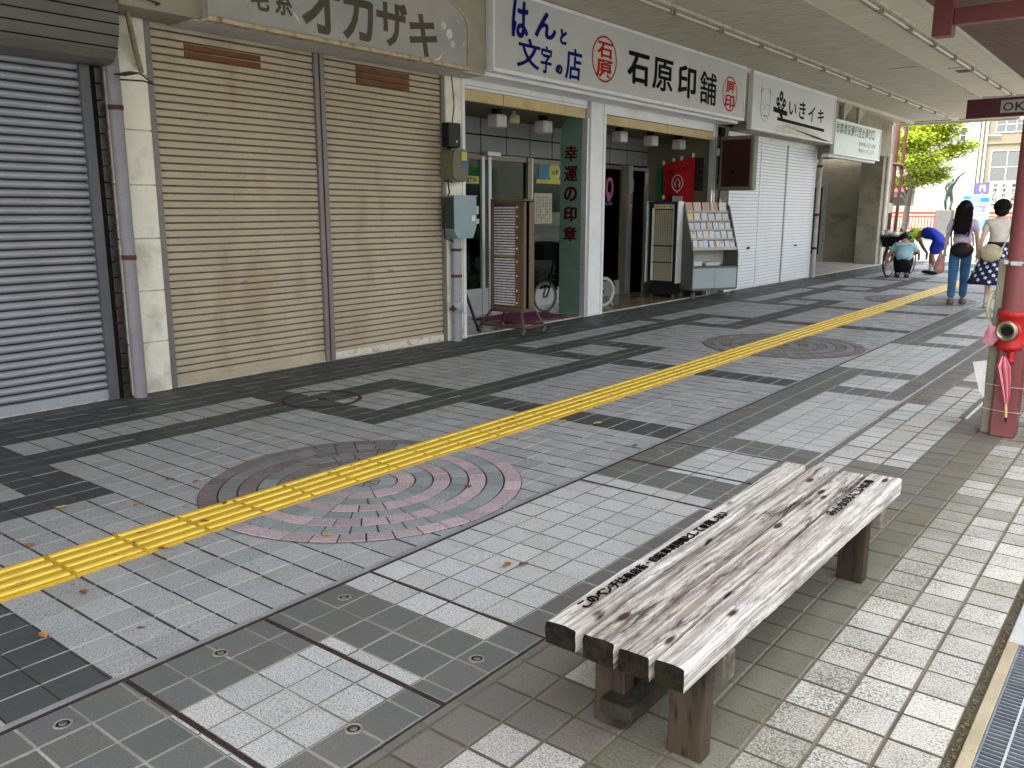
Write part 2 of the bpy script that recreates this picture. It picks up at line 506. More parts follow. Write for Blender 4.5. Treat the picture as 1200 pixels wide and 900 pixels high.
tag(bed.build('pavement', mat('brown_mortar', (.12, .105, .075), .95, 0, .35, 3, .08, 60)), kind='structure')

# circular motifs
ringm = MB(); rc = []
PINK = (.43, .345, .36); PGR = (.27, .30, .31); PDK = (.19, .158, .158); PDG = (.21, .22, .225)
def circle(cx, cy, RX, RY, muted):
    discs = [(cx + RX * math.cos(t), cy + RY * math.sin(t), .0035) for t in [2 * math.pi * i / 72 for i in range(72)]]
    discs = [(min(x, -2.437), y, z) for x, y, z in discs]
    ringm.add(discs, [tuple(range(72))]); rc.append((.035, .03, .027, .1))
    rings = 8; a0 = .09
    for q in range(rings):
        ra = a0 + (1 - a0) * q / rings; rb = a0 + (1 - a0) * (q + 1) / rings
        n = max(8, int(2 * math.pi * (ra + rb) / 2 * RX / .118))
        ph = random.random()
        for i in range(n):
            t0 = 2 * math.pi * (i + ph) / n; t1 = 2 * math.pi * (i + 1 + ph) / n
            g = .0042; e0 = t0 + g / RX / rb; e1 = t1 - g / RX / rb
            ps = []
            S = 3
            for s in range(S + 1):
                t = e0 + (e1 - e0) * s / S; ps.append((cx + (rb * RX - .005) * math.cos(t), cy + (rb * RY - .005) * math.sin(t)))
            for s in range(S, -1, -1):
                t = e0 + (e1 - e0) * s / S; ps.append((cx + (ra * RX + .005) * math.cos(t), cy + (ra * RY + .005) * math.sin(t)))
            ps = [(min(x, -2.44), y) for x, y in ps]
            xm = sum(p[0] for p in ps) / len(ps)
            upper = xm < -3.42 or muted
            if q % 2: c = PDK if upper else PINK
            else: c = PDG if upper else PGR
            v = 1 + random.gauss(0, .09); dz = random.gauss(0, .0006)
            nP = len(ps)
            ringm.add([(x, y, .0075 + dz) for x, y in ps] + [(x, y, .002) for x, y in ps], [tuple(range(nP))] + [(nP + i2, nP + (i2 + 1) % nP, (i2 + 1) % nP, i2) for i2 in range(nP)])
            rc.extend([(c[0] * v, c[1] * v, c[2] * v, .75)] * (nP + 1))
    n = 7
    for i in range(n):
        t0 = 2 * math.pi * i / n + .04; t1 = 2 * math.pi * (i + 1) / n - .04
        ps = [(cx + .012 * math.cos((t0 + t1) / 2), cy + .012 * math.sin((t0 + t1) / 2)), (cx + .095 * RX * math.cos(t0), cy + .095 * RY * math.sin(t0)), (cx + .095 * RX * math.cos(t1), cy + .095 * RY * math.sin(t1))]
        ringm.add([(x, y, .0075) for x, y in ps], [(2, 1, 0) if False else (0, 1, 2)]); rc.append((*((.30, .27, .27) if not muted else PDK), .6))
circle(-3.262, 2.905, .826, .842, False)
circle(-3.262, 8.87, .826, .842, True)
circle(-3.262, 14.83, .826, .842, True)
ro = ringm.build('pavement', GRAN)
ca = ro.data.color_attributes.new('tone', 'FLOAT_COLOR', 'CORNER'); buf = []
for p, c in zip(ro.data.polygons, rc):
    for _ in p.vertices: buf.extend(c)
ca.data.foreach_set('color', buf); tag(ro, kind='structure')

# yellow tactile blocks
YELB = mat('tactile_bar_pale', (0.84, 0.60, 0.09), .5, 0, .06, 6, .05, 90, 0, 1, (0.5, 0.34, 0.08), .5, 14)  # raised bars in a paler yellow than the blocks
YEL = mat('tactile_yellow', (0.58, 0.36, 0.03), 0.5, 0, .06, 4, .05, 90, .1, 80, (0.36, 0.24, 0.07), .5, 9)
tac = MB()
x0, x1 = -3.568, -3.268; y = -1.27
while y < 26.2:
    yb = y + .2965
    tac.bbox(x0, x1, y + .0015, yb - .0015, -.004, .0115, .002)
    for q in range(4):
        xc = x0 + .0375 + .075 * q
        prof = [(xc - .015, .0110), (xc - .009, .0175), (xc + .009, .0175), (xc + .015, .0110)]
        tac.prism(prof, 'y', y + .013, yb - .013, 1)
    y += .2965
tag(tac.build('pavement', [YEL, YELB]), kind='structure')

# service covers with their dark frames and bolts
FR = mat('rusty_frame', (0.05, 0.032, 0.028), .6, .3, .3, 20)
TRIM = mat('trench_trim', (0.30, 0.31, 0.31), .5, .3, .2, 10)
BOLT = mat('bolt_surround', (0.22, 0.20, 0.17), .7, .1, .3, 40); BOLT_C = mat('bolt_centre', (.14, .135, .12), .5, .3); BOLT_R = mat('bolt_slot', (.012, .01, .009), .8, spec=.1)
slotm = MB()
slotm.box(-2.437, -2.412, -1.2, 26.4, -.004, .0022)
slotm.box(-2.4115, -2.4015, -1.2, 26.4, -.004, .0012, 1)
tag(slotm.build('pavement', [TRIM, FR]), kind='structure')
def cover(ya, yb, label, bolts):
    t = thing('service_cover', label, 'service cover', (-1.97, (ya + yb) / 2, 0), 'tile-filled service covers beside the bench')
    f = MB()
    for y in (ya, yb):
        s = 1 if y == ya else -1
        f.box(-2.399, -1.541, y + s * .0005, y + s * .0062, -.006, .0018)
    f.box(-1.5405, -1.5335, ya, yb, -.006, .0018)
    f.build('frame', FR, t)
    for bx, by in bolts:
        b = MB(); b.lathe([(.0001, .0030), (.011, .0030), (.0115, .0012), (.0116, .0010), (.0185, .0010), (.0190, .0032), (.025, .0026), (.027, .0005)], (bx, by, .0012), n=20)
        b.mi = [1 if k < 60 else (0 if k < 80 else 2) for k in range(len(b.mi))]; b.build('bolt', [BOLT_R, BOLT_C, BOLT], t)
cover(.62, 1.137, 'nearest service cover, all dark tiles with one bolt, next to the one with white tiles', [(-2.315, .91)])
cover(1.137, 1.645, 'service cover with a big block of white speckled tiles between two bolts', [(-2.31, 1.41), (-1.655, 1.40)])
cover(1.645, 2.152, 'dark tiled service cover with one row of white tiles, beside the near bench end', [(-2.305, 1.93), (-1.63, 1.90)])
cover(3.665, 4.16, 'service cover with two rows of dark tiles behind the bench middle', [(-2.30, 3.95), (-1.66, 3.9)])
cover(4.16, 4.665, 'farthest service cover with a light square of tiles, beyond the far bench end', [(-2.31, 4.42), (-2.30, 4.88)])

# round manhole
t = thing('manhole_cover', 'round tile-filled manhole cover with dark metal rim in front of the beige shutters', 'manhole', (-5.05, 4.09, 0))
f = MB(); f.lathe([(.275, .002), (.275, .005), (.300, .005), (.303, .001)], (-5.05, 4.09, .0), n=48); f.build('rim', FR, t)
f = MB(); f.lathe([(.0001, .004), (.03, .004), (.034, .0015)], (-5.05, 4.09, .0), n=20); f.box(-5.2, -5.17, 4.2, 4.215, .0005, .004); f.build_each('lifting_boss', FR, t)

# white joint strip along the shops and brown polished floors
st = MB(); st.box(-6.345, -6.300, -1, 24, -.004, .010); 
tag(st.build('pavement', mat('threshold_mortar', (.52, .49, .43), .85, 0, .2, 8, .08, 80, .2, 60, (.2, .17, .12), .5, 10)), kind='structure')
fl = MB(); fl.quad((-7.7, 7.16, .004), (-6.3455, 7.16, .004), (-6.3455, 14.0, .004), (-7.7, 14.0, .004))
tag(fl.build('shop_floor', mat('polished_brown_floor', (.20, .155, .10), .22, 0, .35, 5, .05, 60, 0, 1, (.36, .30, .20), .5, 3)), kind='structure')
fl = MB(); fl.quad((-12, 18.5, .004), (-6.3455, 18.5, .004), (-6.3455, 24.45, .004), (-12, 24.45, .004))
tag(fl.build('passage_floor', mat('passage_concrete', (.36, .35, .31), .8, 0, .15, 2, .06, 80)), kind='structure')

# gutter: stone edge, gravel joint, concrete kerb
sg = MB()
for _ in range(1700):
    y = random.uniform(1.6, 9); x = -.318 + random.gauss(0, .006); r = random.uniform(.0018, .0050)
    z = -.015 + random.uniform(0, .004)
    sg.ell((x, y, z), r, r * random.uniform(.7, 1.2), r * .7, 6, 4)
tag(sg.build('joint_gravel', mat('gravel_dirt', (.11, .09, .055), .95, 0, .5, 60)), kind='stuff')
ge = MB(); ge.box(-.334, -.303, -2, 26.4, -.05, -.016)
tag(ge.build('kerb', mat('joint_soil', (.06, .05, .03), 1, 0, .4, 30)), kind='structure')
gk = MB()
gk.bbox(-.303, -.268, -2, 2.36, -.06, .0, .003); gk.bbox(-.303, -.268, 2.362, 3.10, -.06, .0, .003)
tag(gk.build('kerb', mat('gutter_yellow_stone', (.28, .24, .155), .8, 0, .15, 6, .06, 120, .2, 60, (.25, .2, .12), .4, 8)), kind='structure')
gk = MB()
y = 3.104
while y < 26:
    gk.bbox(-.303, .30, y, y + .596, -.06, .0, .004); y += .6
gk.bbox(.30, .45, -2, 26, -.06, .1, .012)
tag(gk.build('kerb', mat('kerb_concrete', (.33, .335, .32), .85, 0, .12, 5, .06, 150, .3, 100)), kind='structure')
rd = MB(); rd.quad((.451, -60, -.034), (12, -60, -.034), (12, 26.4, -.034), (.451, 26.4, -.034))
tag(rd.build('road', mat('asphalt', (.13, .13, .128), .9, 0, .15, 2, .1, 200, .4, 200)), kind='structure')
GALV = mat('galvanised_steel', (.21, .235, .26), .45, .6, .18, 12, .04, 120)
t = thing('drain_grate', 'galvanised steel drain grate in the gutter beside the pavement tiles', 'grate', (-.1, 2.2, -.01))
f = MB()
for yy0, yy1 in ((.9, 2.20), (2.215, 3.095)):
    f.box(-.266, -.261, yy0, yy1, -.04, -.002); f.box(.22, .225, yy0, yy1, -.04, -.002)
    f.box(-.261, .22, yy0, yy0 + .005, -.04, -.002); f.box(-.261, .22, yy1 - .005, yy1, -.04, -.002)
f.build('grate_frame', GALV, t)
f = MB()
for q in range(7):
    x = -.205 + .066 * q
    for yy0, yy1 in ((.906, 2.194), (2.221, 3.089)): f.box(x - .003, x + .003, yy0, yy1, -.038, -.0015)
f.build('bearing_bar', mat('worn_steel', (.42, .43, .42), .45, .4), t)
f = MB(); y = .92
while y < 3.08:
    if not (2.19 < y < 2.225): f.box(-.2605, .2195, y - .0022, y + .0022, -.014, -.003)
    y += .0215
f.build('cross_bar', GALV, t)
f = MB(); f.quad((-.30, -2, -.085), (.30, -2, -.085), (.30, 3.1, -.085), (-.30, 3.1, -.085))
tag(f.build('ground', mat('gutter_floor_dark', (.018, .02, .022), .5, 0, .3, 10)), kind='structure')  # near-black floor of the gutter below the grate
# little iron trap in the tiles by the post
f = MB(); f.box(-1.09, -1.05, 6.45, 7.25, 0, .006); f.box(-1.05, -1.035, 6.45, 7.25, 0, .008, 1)
tag(f.build('edge_channel', [mat('brown_strip', (.14, .12, .09), .7), mat('pale_strip', (.6, .58, .52), .7)]), 'short brown and white edging strip let into the tiles behind the red post', 'edging')

# ------------------------------------------------------------------ buildings
def slats(mb, x, y0, y1, z0, z1, pitch, kind, mi=0):
    z = z1
    prof = [(x, z1)]; grv = set()
    while z - pitch > z0 - 1e-6:
        if kind == 'flat':   # flat slat with a shadow groove
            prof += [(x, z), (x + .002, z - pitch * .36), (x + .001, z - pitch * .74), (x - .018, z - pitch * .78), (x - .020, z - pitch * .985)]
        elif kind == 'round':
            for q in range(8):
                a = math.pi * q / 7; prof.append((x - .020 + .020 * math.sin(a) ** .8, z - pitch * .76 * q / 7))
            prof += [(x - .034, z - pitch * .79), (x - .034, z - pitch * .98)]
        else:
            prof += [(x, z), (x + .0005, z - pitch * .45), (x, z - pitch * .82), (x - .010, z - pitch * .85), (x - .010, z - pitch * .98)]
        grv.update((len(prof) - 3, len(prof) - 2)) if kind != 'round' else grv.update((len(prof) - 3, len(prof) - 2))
        z -= pitch
    prof += [(x, z), (x, z0)]
    vs = []; n = len(prof); S = max(2, int((y1 - y0) / .12))
    for s in range(S + 1):
        y = y0 + (y1 - y0) * s / S
        w = .0015 * math.sin(s * 1.7)
        vs += [(px + w + .004 * math.exp(-((y - y0 - .45 * (y1 - y0)) ** 2) * 6) * math.sin(pz * 3.1 + y) , y, pz + .0022 * math.sin(y * 2.3 + pz * 1.3) * (1 if 0.2 < pz < z1 - .1 else 0)) for px, pz in prof]
    for i in range(n - 1):
        mb.add(vs, [(s * n + i, s * n + i + 1, (s + 1) * n + i + 1, (s + 1) * n + i) for s in range(S)], 1 if i in grv else 0) if False else None
    fa_ = [(s * n + i, s * n + i + 1, (s + 1) * n + i + 1, (s + 1) * n + i) for s in range(S) for i in range(n - 1)]
    o_ = len(mb.v); mb.v += vs
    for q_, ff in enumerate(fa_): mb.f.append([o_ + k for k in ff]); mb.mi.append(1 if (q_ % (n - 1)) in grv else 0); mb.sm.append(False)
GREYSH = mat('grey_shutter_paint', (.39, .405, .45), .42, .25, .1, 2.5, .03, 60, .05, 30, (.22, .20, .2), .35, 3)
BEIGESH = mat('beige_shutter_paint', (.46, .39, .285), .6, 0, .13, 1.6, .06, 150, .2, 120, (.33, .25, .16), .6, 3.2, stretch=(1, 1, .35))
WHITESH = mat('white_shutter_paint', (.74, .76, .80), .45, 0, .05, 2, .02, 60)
GROOVE = mat('groove_shade', (.17, .135, .095), .9, 0, .3, 12); GROOVE_W = mat('groove_grey', (.36, .37, .40), .8, 0, .2, 12)  # shade in the slat grooves, painted as darker groove faces
GUIDE = mat('mauve_guide_rail', (.22, .19, .185), .5, .3, .12, 5)
TILEB = mat('brown_glazed_tile', (.045, .035, .033), .25, 0, .5, 8)

# left shop -------------------------------------------------
B0 = thing('shop_building', 'shop with a grey roller shutter and a big rounded shutter box beside the rain pipe', 'building', (-6.5, 1.5, 0))
f = MB(); f.box(-9, -6.32, -8, 3.18, 2.43, 3.67); f.box(-9, -6.45, -8, 3.1, 0, 2.43); f.build('wall', CONC, B0)
f = MB(); slats(f, -6.30, -2.0, 3.07, .075, 2.43, .0588, 'round'); f.box(-6.33, -6.295, -2, 3.07, .012, .075); f.build('roller_shutter', [GREYSH, mat('groove_maroon', (.05, .035, .04), .9, 0, .3, 12)], B0)  # maroon groove faces: shade between the slats put into the colour
f = MB(); f.box(-6.34, -6.27, 3.07, 3.14, .0, 2.43); f.build('shutter_guide', mat('bluegrey_guide', (.12, .12, .135), .5, .2), B0)
f = MB(); f.box(-6.36, -6.26, 3.145, 3.165, 0, 2.44); f.build('dark_reveal', DARK, B0)
f = MB()
prof = [(-6.32, 3.66), (-6.02, 3.66), (-5.99, 3.5), (-5.98, 2.78), (-5.985, 2.68), (-6.005, 2.58), (-6.04, 2.50), (-6.09, 2.445), (-6.16, 2.42), (-6.32, 2.42)]
f.prism(prof, 'y', -2, 3.235)
f.build('shutter_box', mat('dark_grey_box_paint', (.15, .138, .125), .5, .1, .14, 3), B0)
f = MB()
for (x, z) in ((-5.978, 2.74), (-5.978, 2.83), (-5.978, 2.92), (-5.978, 3.01), (-5.985, 2.665), (-6.0, 2.59), (-6.03, 2.515)): f.box(x - .004, x + .004, -2, 3.236, z, z + .008)
f.build('box_seam', DARK, B0)
f = MB()
for i in range(26): f.bbox(-6.36, -6.255, 3.17, 3.225, i * .115 + .003, i * .115 + .112, .003)
f.build('tile_pilaster', TILEB, B0)
# drain pipe left
t = thing('drain_pipe', 'grey vertical rain pipe between the grey shutter and the white block pillar', 'pipe', (-6.20, 3.272, 0))
f = MB(); f.cyl((-6.20, 3.272, 0.0), (-6.20, 3.272, 2.60), .048, n=20); f.build('pipe', mat('grey_pipe', (.26, .245, .27), .45, 0, .15, 3), t)
f = MB()
for z in (1.05, 2.12): f.cyl((-6.20, 3.272, z), (-6.20, 3.272, z + .035), .053, n=20); f.box(-6.30, -6.24, 3.26, 3.285, z + .005, z + .03)
f.build_each('pipe_clamp', RUST, t)
t = thing('wall_bracket', 'small bent dark metal bracket sticking out beside the rain pipe under the shutter box', 'bracket', (-6.2, 3.3, 2.35))
f = MB(); f.box(-6.14, -5.93, 3.25, 3.33, 2.355, 2.362); f.tube([(-6.15, 3.30, 2.33), (-5.95, 3.36, 2.31), (-5.92, 3.42, 2.29)], .006); f.tube([(-5.93, 3.33, 2.355), (-5.92, 3.42, 2.29)], .006); f.build('bracket', mat('dark_iron', (.05, .035, .035), .7), t)
tag(t.children[0] if False else t)

# white block pillar + beige shutters (second shop)
B1 = thing('shop_building', 'closed shop with two beige roller shutters under the curved grey sign', 'building', (-6.5, 5.3, 0))
f = MB(); f.box(-9, -6.42, 3.24, 7.14, 0, 3.67); f.box(-6.42, -5.95, 3.24, 7.14, 2.80, 3.67); f.build('wall', CONC, B1)
f = MB()
z = 0.0
for i in range(7):
    f.bbox(-6.42, -6.262, 3.24, 3.572, z + .0015, z + .398, .006); z += .4
f.build('block_pillar', CONC_WHITE, B1)
f = MB(); slats(f, -6.315, 3.635, 5.17, .07, 2.80, .0574, 'flat'); f.box(-6.34, -6.305, 3.635, 5.17, .012, .07)
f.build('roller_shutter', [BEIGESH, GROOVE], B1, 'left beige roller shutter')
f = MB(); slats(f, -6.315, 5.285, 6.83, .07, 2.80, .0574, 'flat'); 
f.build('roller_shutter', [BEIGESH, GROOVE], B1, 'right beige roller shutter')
f = MB(); f.box(-6.34, -6.300, 5.285, 6.83, .012, .075); f.build('shutter_foot', mat('flaking_white_paint', (.66, .62, .54), .8, 0, .1, 10, .1, 40, .3, 60, (.35, .15, .05), .8, 14), B1)
f = MB()
for a, b_ in ((3.575, 3.632), (5.172, 5.215), (5.235, 5.283), (6.832, 6.875)):
    f.box(-6.345, -6.285, a, b_, .0, 2.80)
f.box(-6.345, -6.31, 5.215, 5.235, 0, 2.8)
f.build_each('shutter_guide', GUIDE, B1)
f = MB()
MAR = mat('maroon_faded_tape', (.17, .065, .028), .7, 0, .3, 8)
for k in (2, 3): f.box(-6.3138, -6.3062, 3.92, 4.62 if k < 9 else 4.4, 2.80 - .0574 * (k + .80), 2.80 - .0574 * k - .004)
for k in (1, 2, 3): f.box(-6.3138, -6.3062, 5.68, 6.38, 2.80 - .0574 * (k + .80), 2.80 - .0574 * k - .004)
f.build_each('faded_panel', MAR, B1)
f = MB(); f.box(-6.3135, -6.311, 5.98, 6.10, .80, .825); f.box(-6.3135, -6.311, 4.22, 4.36, .80, .82); f.build_each('letter_slot', GUIDE, B1)
f = MB(); f.box(-6.42, -6.27, 6.875, 7.155, .0, 2.80); f.build('pier', CONC_WHITE, B1)
f = MB(); f.tube([(-6.1, 3.33, 3.60), (-6.1, 3.36, 3.2), (-6.12, 3.36, 2.95), (-6.14, 3.40, 2.70), (-6.2, 3.47, 2.50), (-6.27, 3.53, 2.42)], .020, 10)
f.build('conduit', mat('old_beige_conduit', (.30, .25, .16), .8, 0, .3, 12), B1)
f = MB(); f.tube([(-6.2, 3.22, 2.86), (-5.9, 3.30, 2.86), (-5.9, 3.50, 2.84), (-6.2, 3.50, 2.84)], .007); f.build('wall_hook', mat('dark_iron', (.05, .035, .035), .7), B1)
f = MB(); f.bbox(-6.3, -5.98, 3.40, 3.80, 2.86, 3.3, .02); f.build('vent_box', mat('olive_box', (.16, .15, .09), .7, 0, .3, 6), B1)
# dark rain-stain on soffit: pale soffit board
f = MB(); f.box(-6.30, -5.96, 3.8, 7.14, 2.785, 2.7985); f.build('soffit', mat('soffit_grey', (.50, .49, .46), .7), B1)

# stamp shop (recessed)
B2 = thing('shop_building', 'open stamp shop with a recessed glass front and white centre pillar', 'building', (-7, 10.4, 0))
f = MB()
f.box(-6.30, -5.955, 7.14, 14.15, 2.86, 3.67)
f.box(-12, -6.30, 7.14, 14.15, 2.80, 3.67)
f.box(-12, -7.66, 7.14, 7.20, 0, 2.80); f.box(-12, -11.9, 7.2, 14.1, 0, 2.8)
f.build('wall', CONC, B2)
f = MB(); f.box(-7.66, -6.42, 7.141, 7.165, 0, 2.66); f.build('side_wall', CONC_WHITE, B2)
f = MB(); f.box(-7.56, -6.34, 7.165, 13.5, 2.62, 2.66); f.build('recess_ceiling', mat('recess_ceiling', (.17, .145, .11), .8, 0, .15, 3), B2)
f = MB(); f.box(-7.6, -6.42, 13.50, 13.56, 0, 2.66); f.box(-6.42, -6.3, 13.50, 14.15, 0, 2.86); f.build('end_wall', mat('olive_wall', (.16, .14, .10), .8, 0, .12, 3, .05, 100), B2)
f = MB()
f.box(-6.32, -5.965, 7.14, 13.56, 2.795, 2.855)    # soffit
f.box(-6.315, -6.285, 7.17, 9.60, 2.70, 2.795); f.box(-6.315, -6.285, 10.0, 13.38, 2.672, 2.795)
f.build('soffit', ALU_WHITE, B2)
f = MB(); f.box(-6.345, -6.292, 7.20, 9.56, 2.578, 2.697); f.box(-6.345, -6.292, 10.035, 13.36, 2.545, 2.662); f.build_each('transom_board', mat('yellowed_board', (.56, .44, .22), .6, 0, .12, 3, .03, 60, 0, 1, (.38, .25, .1), .5, 4), B2)
f = MB(); f.box(-6.347, -6.290, 7.868, 7.872, 2.577, 2.698); f.box(-6.347, -6.290, 11.8, 11.805, 2.544, 2.663); f.box(-6.3, -6.283, 7.17, 9.60, 2.73, 2.734); f.box(-6.33, -6.289, 10.035, 13.36, 2.6635, 2.671); f.build('board_joint', DARK, B2)
f = MB()
f.box(-6.335, -6.255, 7.12, 7.165, 0, 2.79)
f.bbox(-6.40, -6.275, 9.66, 10.03, 0, 2.80, .004); f.box(-6.275, -6.262, 9.98, 10.03, 0, 2.8); f.box(-6.275, -6.262, 9.66, 9.68, 0, 2.8)
f.build_each('aluminium_pillar', ALU_WHITE, B2)
f = MB(); f.box(-6.36, -6.28, 9.60, 9.657, 0, 2.58); f.box(-6.345, -6.28, 13.36, 13.42, 0, 2.79); f.box(-6.345, -6.28, 13.46, 13.50, 0, 2.79); f.build_each('grey_post', ALU, B2)
# green board pillar with text
f = MB()
prof = [(-6.70, 0.02), (-6.362, 0.02), (-6.362, 2.62), (-6.53, 2.62)]
for q in range(1, 9):
    a = R(90 + q * 90 / 8); prof.append((-6.53 + .17 * math.cos(a), 2.34 + .28 * math.sin(a)))
f.prism(prof, 'y', 9.60, 9.66); 
f.build('green_board', mat('green_board', (.115, .20, .165), .55, 0, .14, 5, .04, 90, .05, 40, (.13, .2, .17), .4, 6), B2)
f = MB(); f.box(-6.70, -6.362, 9.597, 9.6, .60, 1.0 if False else .603); f.tube([(-6.712, 9.63, 2.1), (-6.712, 9.63, 2.34), (-6.69, 9.63, 2.47), (-6.64, 9.63, 2.57), (-6.57, 9.63, 2.62)], .016); f.build('green_board_edge', mat('cream_edge', (.45, .42, .3), .6), B2)
f = MB(); TXR = mat('dark_red_letters', (.06, .001, .004), .8, 0, .05, spec=.1)
for i, ch in enumerate('幸運の印章'):
    z = 2.06 - i * .262 if True else 0
    putbold(f, ch, (-6.635, 9.5965, z - .01), (.215, 0, 0), (0, 0, .205), .008 if ch in '幸運章' else .011)
f.build('lettering', TXR, B2)
# tiled band over the glass
f = MB(); BANDM = mat('grey_band_panel', (.235, .24, .24), .45, 0, .06, 3)
f.box(-7.62, -7.575, 7.2, 13.5, 2.12, 2.66); f.build('band_backing', DARK, B2)
f = MB(); ys = [7.2 + .0 + .538 * i for i in range(13)]; ys = [7.36, 7.90, 8.44, 8.98, 9.53, 10.07, 10.62, 11.16, 11.70, 12.245, 12.79, 13.34]
ed = [7.2] + ys + [13.5]
for a, b_ in zip(ed[:-1], ed[1:]):
    f.box(-7.575, -7.565, a + .010, b_ - .010, 2.165, 2.39); f.box(-7.575, -7.565, a + .010, b_ - .010, 2.41, 2.615)
f.build('band_panel', BANDM, B2)
# glazing: frames and panes
FRA = mat('bronze_frame', (.20, .175, .13), .4, .4, .1, 6)
fr = MB(); fa = MB()
fa.box(-7.60, -7.53, 7.2, 8.57, 2.08, 2.15); fr.box(-7.60, -7.54, 8.60, 10.0, 2.08, 2.15)
for y in (8.96, 9.10): fa.box(-7.59, -7.53, y, y + .06, 0, 2.12)
fa.box(-7.59, -7.54, 8.55, 8.58, .0, 2.08); fa.box(-7.59, -7.54, 8.55, 9.15, .0, .36); fa.box(-7.538, -7.53, 8.62, 8.90, .09, .30)
fa.box(-7.59, -7.54, 9.15, 9.98, 0, .12); fa.box(-7.56, -7.46, 9.0, 9.28, 2.13, 2.18)
fr.box(-7.60, -7.52, 9.97, 10.07, 0, 2.15); fa.box(-7.60, -7.54, 10.07, 10.12, 0, 2.15)
fa.box(-7.60, -7.54, 10.12, 12.60, .0, .25); fr.box(-7.60, -7.54, 10.12, 12.6, 2.08, 2.14)
fr.box(-7.60, -7.52, 12.60, 12.75, 0, 2.15); fa.box(-7.60, -7.50, 12.78, 12.90, 0, 2.15)
fa.box(-7.59, -7.54, 12.9, 13.7, 2.08, 2.13); fa.box(-7.59, -7.53, 13.42, 13.5, 0, 2.1)
fr.box(-7.60, -7.54, 11.3, 11.36, .25, 2.08)
fr.build_each('bronze_window_frame', FRA, B2); fa.build_each('aluminium_door_frame', ALU, B2)
f = MB(); G = glass_mat('shop_glass', (.78, .86, .78), .0)
for a, b_, z0 in ((8.58, 8.96, .36), (9.16, 9.97, .12), (10.12, 11.3, .25), (11.36, 12.6, .25), (12.9, 13.42, .0), (7.2, 8.55, .36)): f.box(-7.569, -7.563, a, b_, z0, 2.08)
f.build_each('glass_pane', G, B2)
# dim interior
f = MB(); GRN = mat('green_interior', (.14, .50, .16), .7, 0, .2, 3)
f.box(-7.80, -7.76, 8.3, 11.2, 1.74, 2.07); f.box(-7.72, -7.68, 10.2, 11.9, .25, .72); f.box(-7.64, -7.625, 12.30, 12.52, .25, 2.08); f.box(-7.72, -7.66, 12.36, 12.58, .25, 2.08); f.build('green_fitting', GRN, B2)
f = MB(); f.box(-9.8, -9.7, 7.3, 13.4, 0, 2.6); f.build('back_wall', mat('shop_back_wall', (.13, .17, .08), .8, 0, .2, 2), B2)
f = MB()
for z in (.4, .75, 1.1): f.box(-8.3, -7.95, 7.6, 8.95, z, z + .02); f.box(-8.5, -8.1, 10.9, 12.5, z, z + .02)
for y in (7.6, 8.95, 10.9, 12.5): f.box(-8.3, -8.27, y, y + .02, 0, 1.12)
f.build_each('display_shelf', mat('shelf_glass_edge', (.32, .42, .36), .3), B2)
f = MB()
cols_ = [(.5, .5, .45), (.35, .15, .12), (.2, .25, .1), (.5, .42, .2)]
for q in range(110):
    y = random.choice([random.uniform(7.7, 8.9), random.uniform(11, 12.4)]); z = random.choice((.42, .77, 1.12)); s_ = random.uniform(.02, .05)
    f.box(-8.25 - s_, -8.22, y, y + s_ * 1.5, z, z + random.uniform(.05, .18), q % 4)
f.build('shelf_goods', [mat('goods%d' % i, c) for i, c in enumerate(cols_)], B2)
f = MB(); f.box(-9.0, -8.5, 9.3, 12.9, .0, .95); f.box(-7.9, -7.8, 13.0, 13.4, .0, 1.35); f.build_each('counter', mat('counter_wood', (.16, .12, .07), .5), B2)
f = MB(); f.box(-7.78, -7.72, 12.92, 13.40, 1.36, 2.06); f.build('red_curtain', mat('red_curtain', (.12, .01, .012), .8), B2)

def notice(name, y0, y1, z0, z1, cols, label, cat='notice', txt=None, x=-7.558):
    t = thing(name, label, cat, (x, (y0 + y1) / 2, z0))
    f = MB(); f.box(x - .002, x, y0, y1, z0, z1); f.build('sheet', mat(*cols), t)
    if txt:
        f = MB(); txt(f); f.build('print', mat('print_' + name + label[:6], *TXTCOL), t)
    return t
TXTCOL = ((.06, .06, .06),)
def cols_text(y0, y1, z0, z1, n, rows, x):
    def fn(f):
        S = '日月火水木金土曜休業開店印章実印銀行認印手彫'
        w = (y1 - y0) / n; h = (z1 - z0) / rows
        for i in range(n):
            for j in range(rows):
                if random.random() < .85: put(f, random.choice(S), (x + .0015, y0 + (i + .2) * w, z1 - (j + .85) * h), (0, w * .55, 0), (0, 0, h * .7), .02)
    return fn
notice('paper_notice', 10.17, 10.62, 1.22, 1.66, ('cream_paper', (.62, .60, .48), .7), 'cream paper covered in small black writing on the shop window left of the green pillar', txt=cols_text(10.2, 10.6, 1.24, 1.62, 7, 9, -7.557))
t = notice('window_poster', 10.28, 10.98, 1.86, 2.09, ('poster_blue', (.09, .26, .42), .6), 'blue and yellow poster at the top of the shop window left of the green pillar', 'poster')
f = MB(); f.cyl((-7.559, 10.68, 1.97), (-7.5565, 10.68, 1.97), .14, n=20); f.cyl((-7.559, 10.62, 2.03), (-7.556, 10.62, 2.03), .06, n=12); f.box(-7.5578, -7.5558, 10.22, 11.0, 1.80, 1.858); f.build('yellow_figure', mat('poster_yellow', (.62, .60, .12), .6), t)
f = MB(); put(f, '元', (-7.5560, 10.60, 1.93), (0, .08, 0), (0, 0, .08), .03); put(f, '気', (-7.5560, 10.70, 1.93), (0, .08, 0), (0, 0, .08), .03); f.build('print', BLACKP, t)
t = notice('number_plate_notice', 8.62, 8.93, 1.76, 1.86, ('notice_yellow', (.50, .48, .16), .6), 'small yellow notice with black figures on the glass door behind the meters')
f = MB(); putline(f, '営業中', (-7.556, 8.66, 1.775), (0, .22, 0), (0, 0, .065), w=.03); f.build('print', BLACKP, t)
